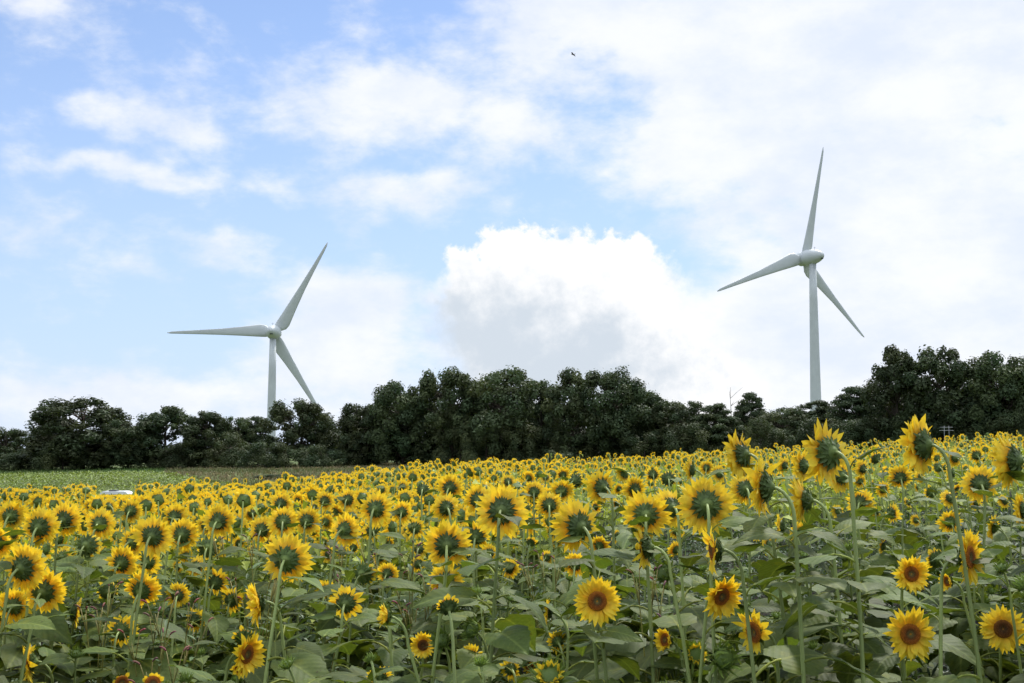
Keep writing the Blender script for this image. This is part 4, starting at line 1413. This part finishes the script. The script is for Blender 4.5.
def turbine(hx, hy, Y, Rr, yaw, th1, ground, label):
    top = at(hx, hy, Y)
    root = empty('wind_turbine', (top.x, Y, ground), label, 'wind turbine', 'white wind turbines behind the trees')
    root.rotation_euler = (0, 0, R(yaw))
    Hh = top.z - ground
    mb = MB()
    lathe(mb, [(2.3, 0), (2.05, Hh * .25), (1.78, Hh * .5), (1.5, Hh * .78), (1.3, Hh - 2.6)], 32)
    link('tower', mb.mesh('tower', [M_TURB]), root)
    mb = MB(); lathe(mb, [(1.42, Hh - 2.75), (1.42, Hh - 2.0)], 32)
    link('tower_collar', mb.mesh('tower_collar', [M_TURB]), root)
    mb = MB()      # egg-shaped nacelle: tail to -Y, rotor side to +Y
    prof = [(.15, -5.6), (.75, -5.35), (1.3, -4.8), (1.95, -3.7), (2.5, -2.2), (2.85, -.4), (3.05, 1.2), (3.05, 2.8), (2.8, 3.5)]
    lathe(mb, prof, 36, axis='y')
    na = link('nacelle', mb.mesh('nacelle', [M_TURB]), root, (0, 0, Hh))
    mb = MB()      # dark louvre low on the tail, and its frame
    for k in range(3):
        box(mb, (0, 0, -.28 * k), (1.15, .5, .16))
    v = link('vent', mb.mesh('vent', [M_DARK], False), na, (0, -4.62, -.75)); v.rotation_euler = (R(-38), 0, 0)
    mb = MB()
    tube(mb, [(0, 0, 0), (0, 0, .9), (0, 0, 1.1)], [.07, .05, .02], 6); tube(mb, [(-.45, 0, .8), (0, 0, .85), (.45, 0, .8)], [.05] * 3, 5)
    link('wind_vane', mb.mesh('wind_vane', [M_DARK]), na, (0, -1.2, 2.65))
    mb = MB()
    lathe(mb, [(2.6, 3.6), (2.8, 3.9), (2.75, 6.2), (2.3, 7.2), (1.3, 7.9), (.2, 8.2)], 36, axis='y')
    hub = link('hub', mb.mesh('hub', [M_TURB]), root, (0, 0, Hh))
    bm_ = blade_mesh(Rr)
    for k in range(3):
        b = link('blade', bm_, root, (0, 4.6, Hh))
        b.rotation_euler = (Matrix.Rotation(R(5), 3, 'X') @ Matrix.Rotation(R(th1 + 120 * k), 3, 'Y')).to_euler()


turbine(812.5, 257, 433, 44.6, 30, 10.0, zgf(113, 433) - 1, 'right wind turbine, its rotor turned left beyond an egg-shaped nacelle')
turbine(273, 332, 470, 43.6, 4, 29.7, zgf(-98, 470) - 1, 'left wind turbine seen straight from behind with one blade level to the left')
turbine(723, 452, 820, 44.6, 20, -42, zgf(150, 820) - 55, 'third wind turbine, only a blade tip showing over the trees at the centre right')


# ------------------------------------------------------------------ small things
def van():
    Y = 100.0
    pl, pr = at(102, 491.0, Y), at(135, 491.0, Y)
    cx = (pl.x + pr.x) / 2; Lg = pr.x - pl.x
    zb = zgf(cx, Y)
    H = max(1.5, pl.z - zb)
    root = empty('van', (cx, Y, zb), 'white van hidden behind the left sunflowers up to its roof', 'van')
    mb = MB(); wd = 1.5
    prof = [(-Lg / 2, .35), (-Lg / 2, H * .6), (-Lg / 2 + .12, H - .06), (-Lg / 2 + .3, H), (Lg / 2 - .75, H), (Lg / 2 - .5, H - .06), (Lg / 2 - .12, H * .6), (Lg / 2, H * .5), (Lg / 2, .35)]
    V = [(x, -wd / 2, z) for x, z in prof] + [(x, wd / 2, z) for x, z in prof]
    n = len(prof)
    mb.add(V, [tuple(range(n)), tuple(reversed(range(n, 2 * n)))] + [(i, i + n, (i + 1) % n + n, (i + 1) % n) for i in range(n)])
    body = link('body', mb.mesh('body', [M_WHITE], False), root)
    for x0, x1 in ((-Lg / 2 + .35, -.35), (-.25, Lg / 2 - .85)):
        for s in (-1, 1):
            mb = MB(); box(mb, ((x0 + x1) / 2, s * (wd / 2 + .004), H * .73), (x1 - x0, .02, H * .24))
            link('window', mb.mesh('window', [M_GLASS], False), root)
    mb = MB(); box(mb, (-.4, 0, H + .05), (.6, .8, .09)); link('roof_vent', mb.mesh('roof_vent', [M_DARK], False), root)
    for x in (-Lg / 2 + .6, Lg / 2 - .6):
        for s in (-1, 1):
            mb = MB(); lathe(mb, [(.12, -.09), (.27, -.09), (.29, -.05), (.29, .05), (.27, .09), (.12, .09)], 18, axis='y')
            link('wheel', mb.mesh('wheel', [M_RUBBER]), root, (x, s * (wd / 2 - .05), .29))


van()


def white_frame():
    Y = 88.0
    a, b = at(940, 427, Y), at(953, 427, Y)
    cx = (a.x + b.x) / 2; wd = b.x - a.x
    zb = zgf(cx, Y)
    H = a.z - zb + .1
    root = empty('rail_frame', (cx, Y, zb), 'small white open frame with two rails in front of the dark trees', 'frame')
    for s in (-.18, .18):
        mb = MB(); tube(mb, [(s * wd, 0, 0), (s * wd, 0, H / 2), (s * wd, 0, H)], [.014] * 3, 8); link('post', mb.mesh('post', [M_WORN]), root)
    for z, k in ((H - .12, 1.0), (H - .36, 1.1)):
        mb = MB(); tube(mb, [(-wd * .5 * k, 0.05, z), (0, 0.05, z), (wd * .5 * k, 0.05, z)], [.014] * 3, 8); link('rail', mb.mesh('rail', [M_WORN]), root)


white_frame()


def bird():
    Y = 110.0
    p = at(573, 54.5, Y)
    mb = MB()
    tube(mb, np.array([(-.26, 0, .02), (-.17, 0, .0), (0, 0, 0), (.14, 0, .02), (.2, 0, .03), (.26, 0, .02)]), [.02, .04, .07, .05, .045, .006], 8)
    for s in (-1, 1):
        V = []
        for (t, x0, x1, z) in ((.05, .10, -.09, .03), (.25, .13, -.10, .09), (.42, .06, -.1, .05), (.56, -.06, -.12, .0)):
            V += [(x0, s * t, z), ((x0 + x1) / 2, s * t, z + .018), (x1, s * t, z)]
        mb.add(V, [(i * 3 + j, i * 3 + j + 1, i * 3 + j + 4, i * 3 + j + 3) for i in range(3) for j in range(2)])
    mb.add([(-.2, -.03, .02), (-.2, .03, .02), (-.36, .06, .02), (-.36, -.06, .02)], [(0, 1, 2, 3)])
    o = link('bird', mb.mesh('bird', [M_BIRD]), loc=p)
    o.rotation_euler = (R(12), 0, R(150)); o.scale = (.75,) * 3
    tag(o, 'tiny dark bird gliding high in the clouds above the field', 'bird')


bird()

# ------------------------------------------------------------------ render settings
scene.view_settings.view_transform = 'Standard'
scene.view_settings.look = 'None'
scene.view_settings.exposure = 0.25
scene.view_settings.gamma = 1.0
scene.view_settings.use_curve_mapping = False
scene.render.engine = 'CYCLES'
scene.cycles.use_denoising = True
scene.cycles.use_adaptive_sampling = True
scene.cycles.adaptive_threshold = 0.02
scene.cycles.adaptive_min_samples = 12
scene.cycles.max_bounces = 5
scene.cycles.diffuse_bounces = 2
scene.cycles.glossy_bounces = 2
scene.cycles.transmission_bounces = 3
scene.render.film_transparent = False
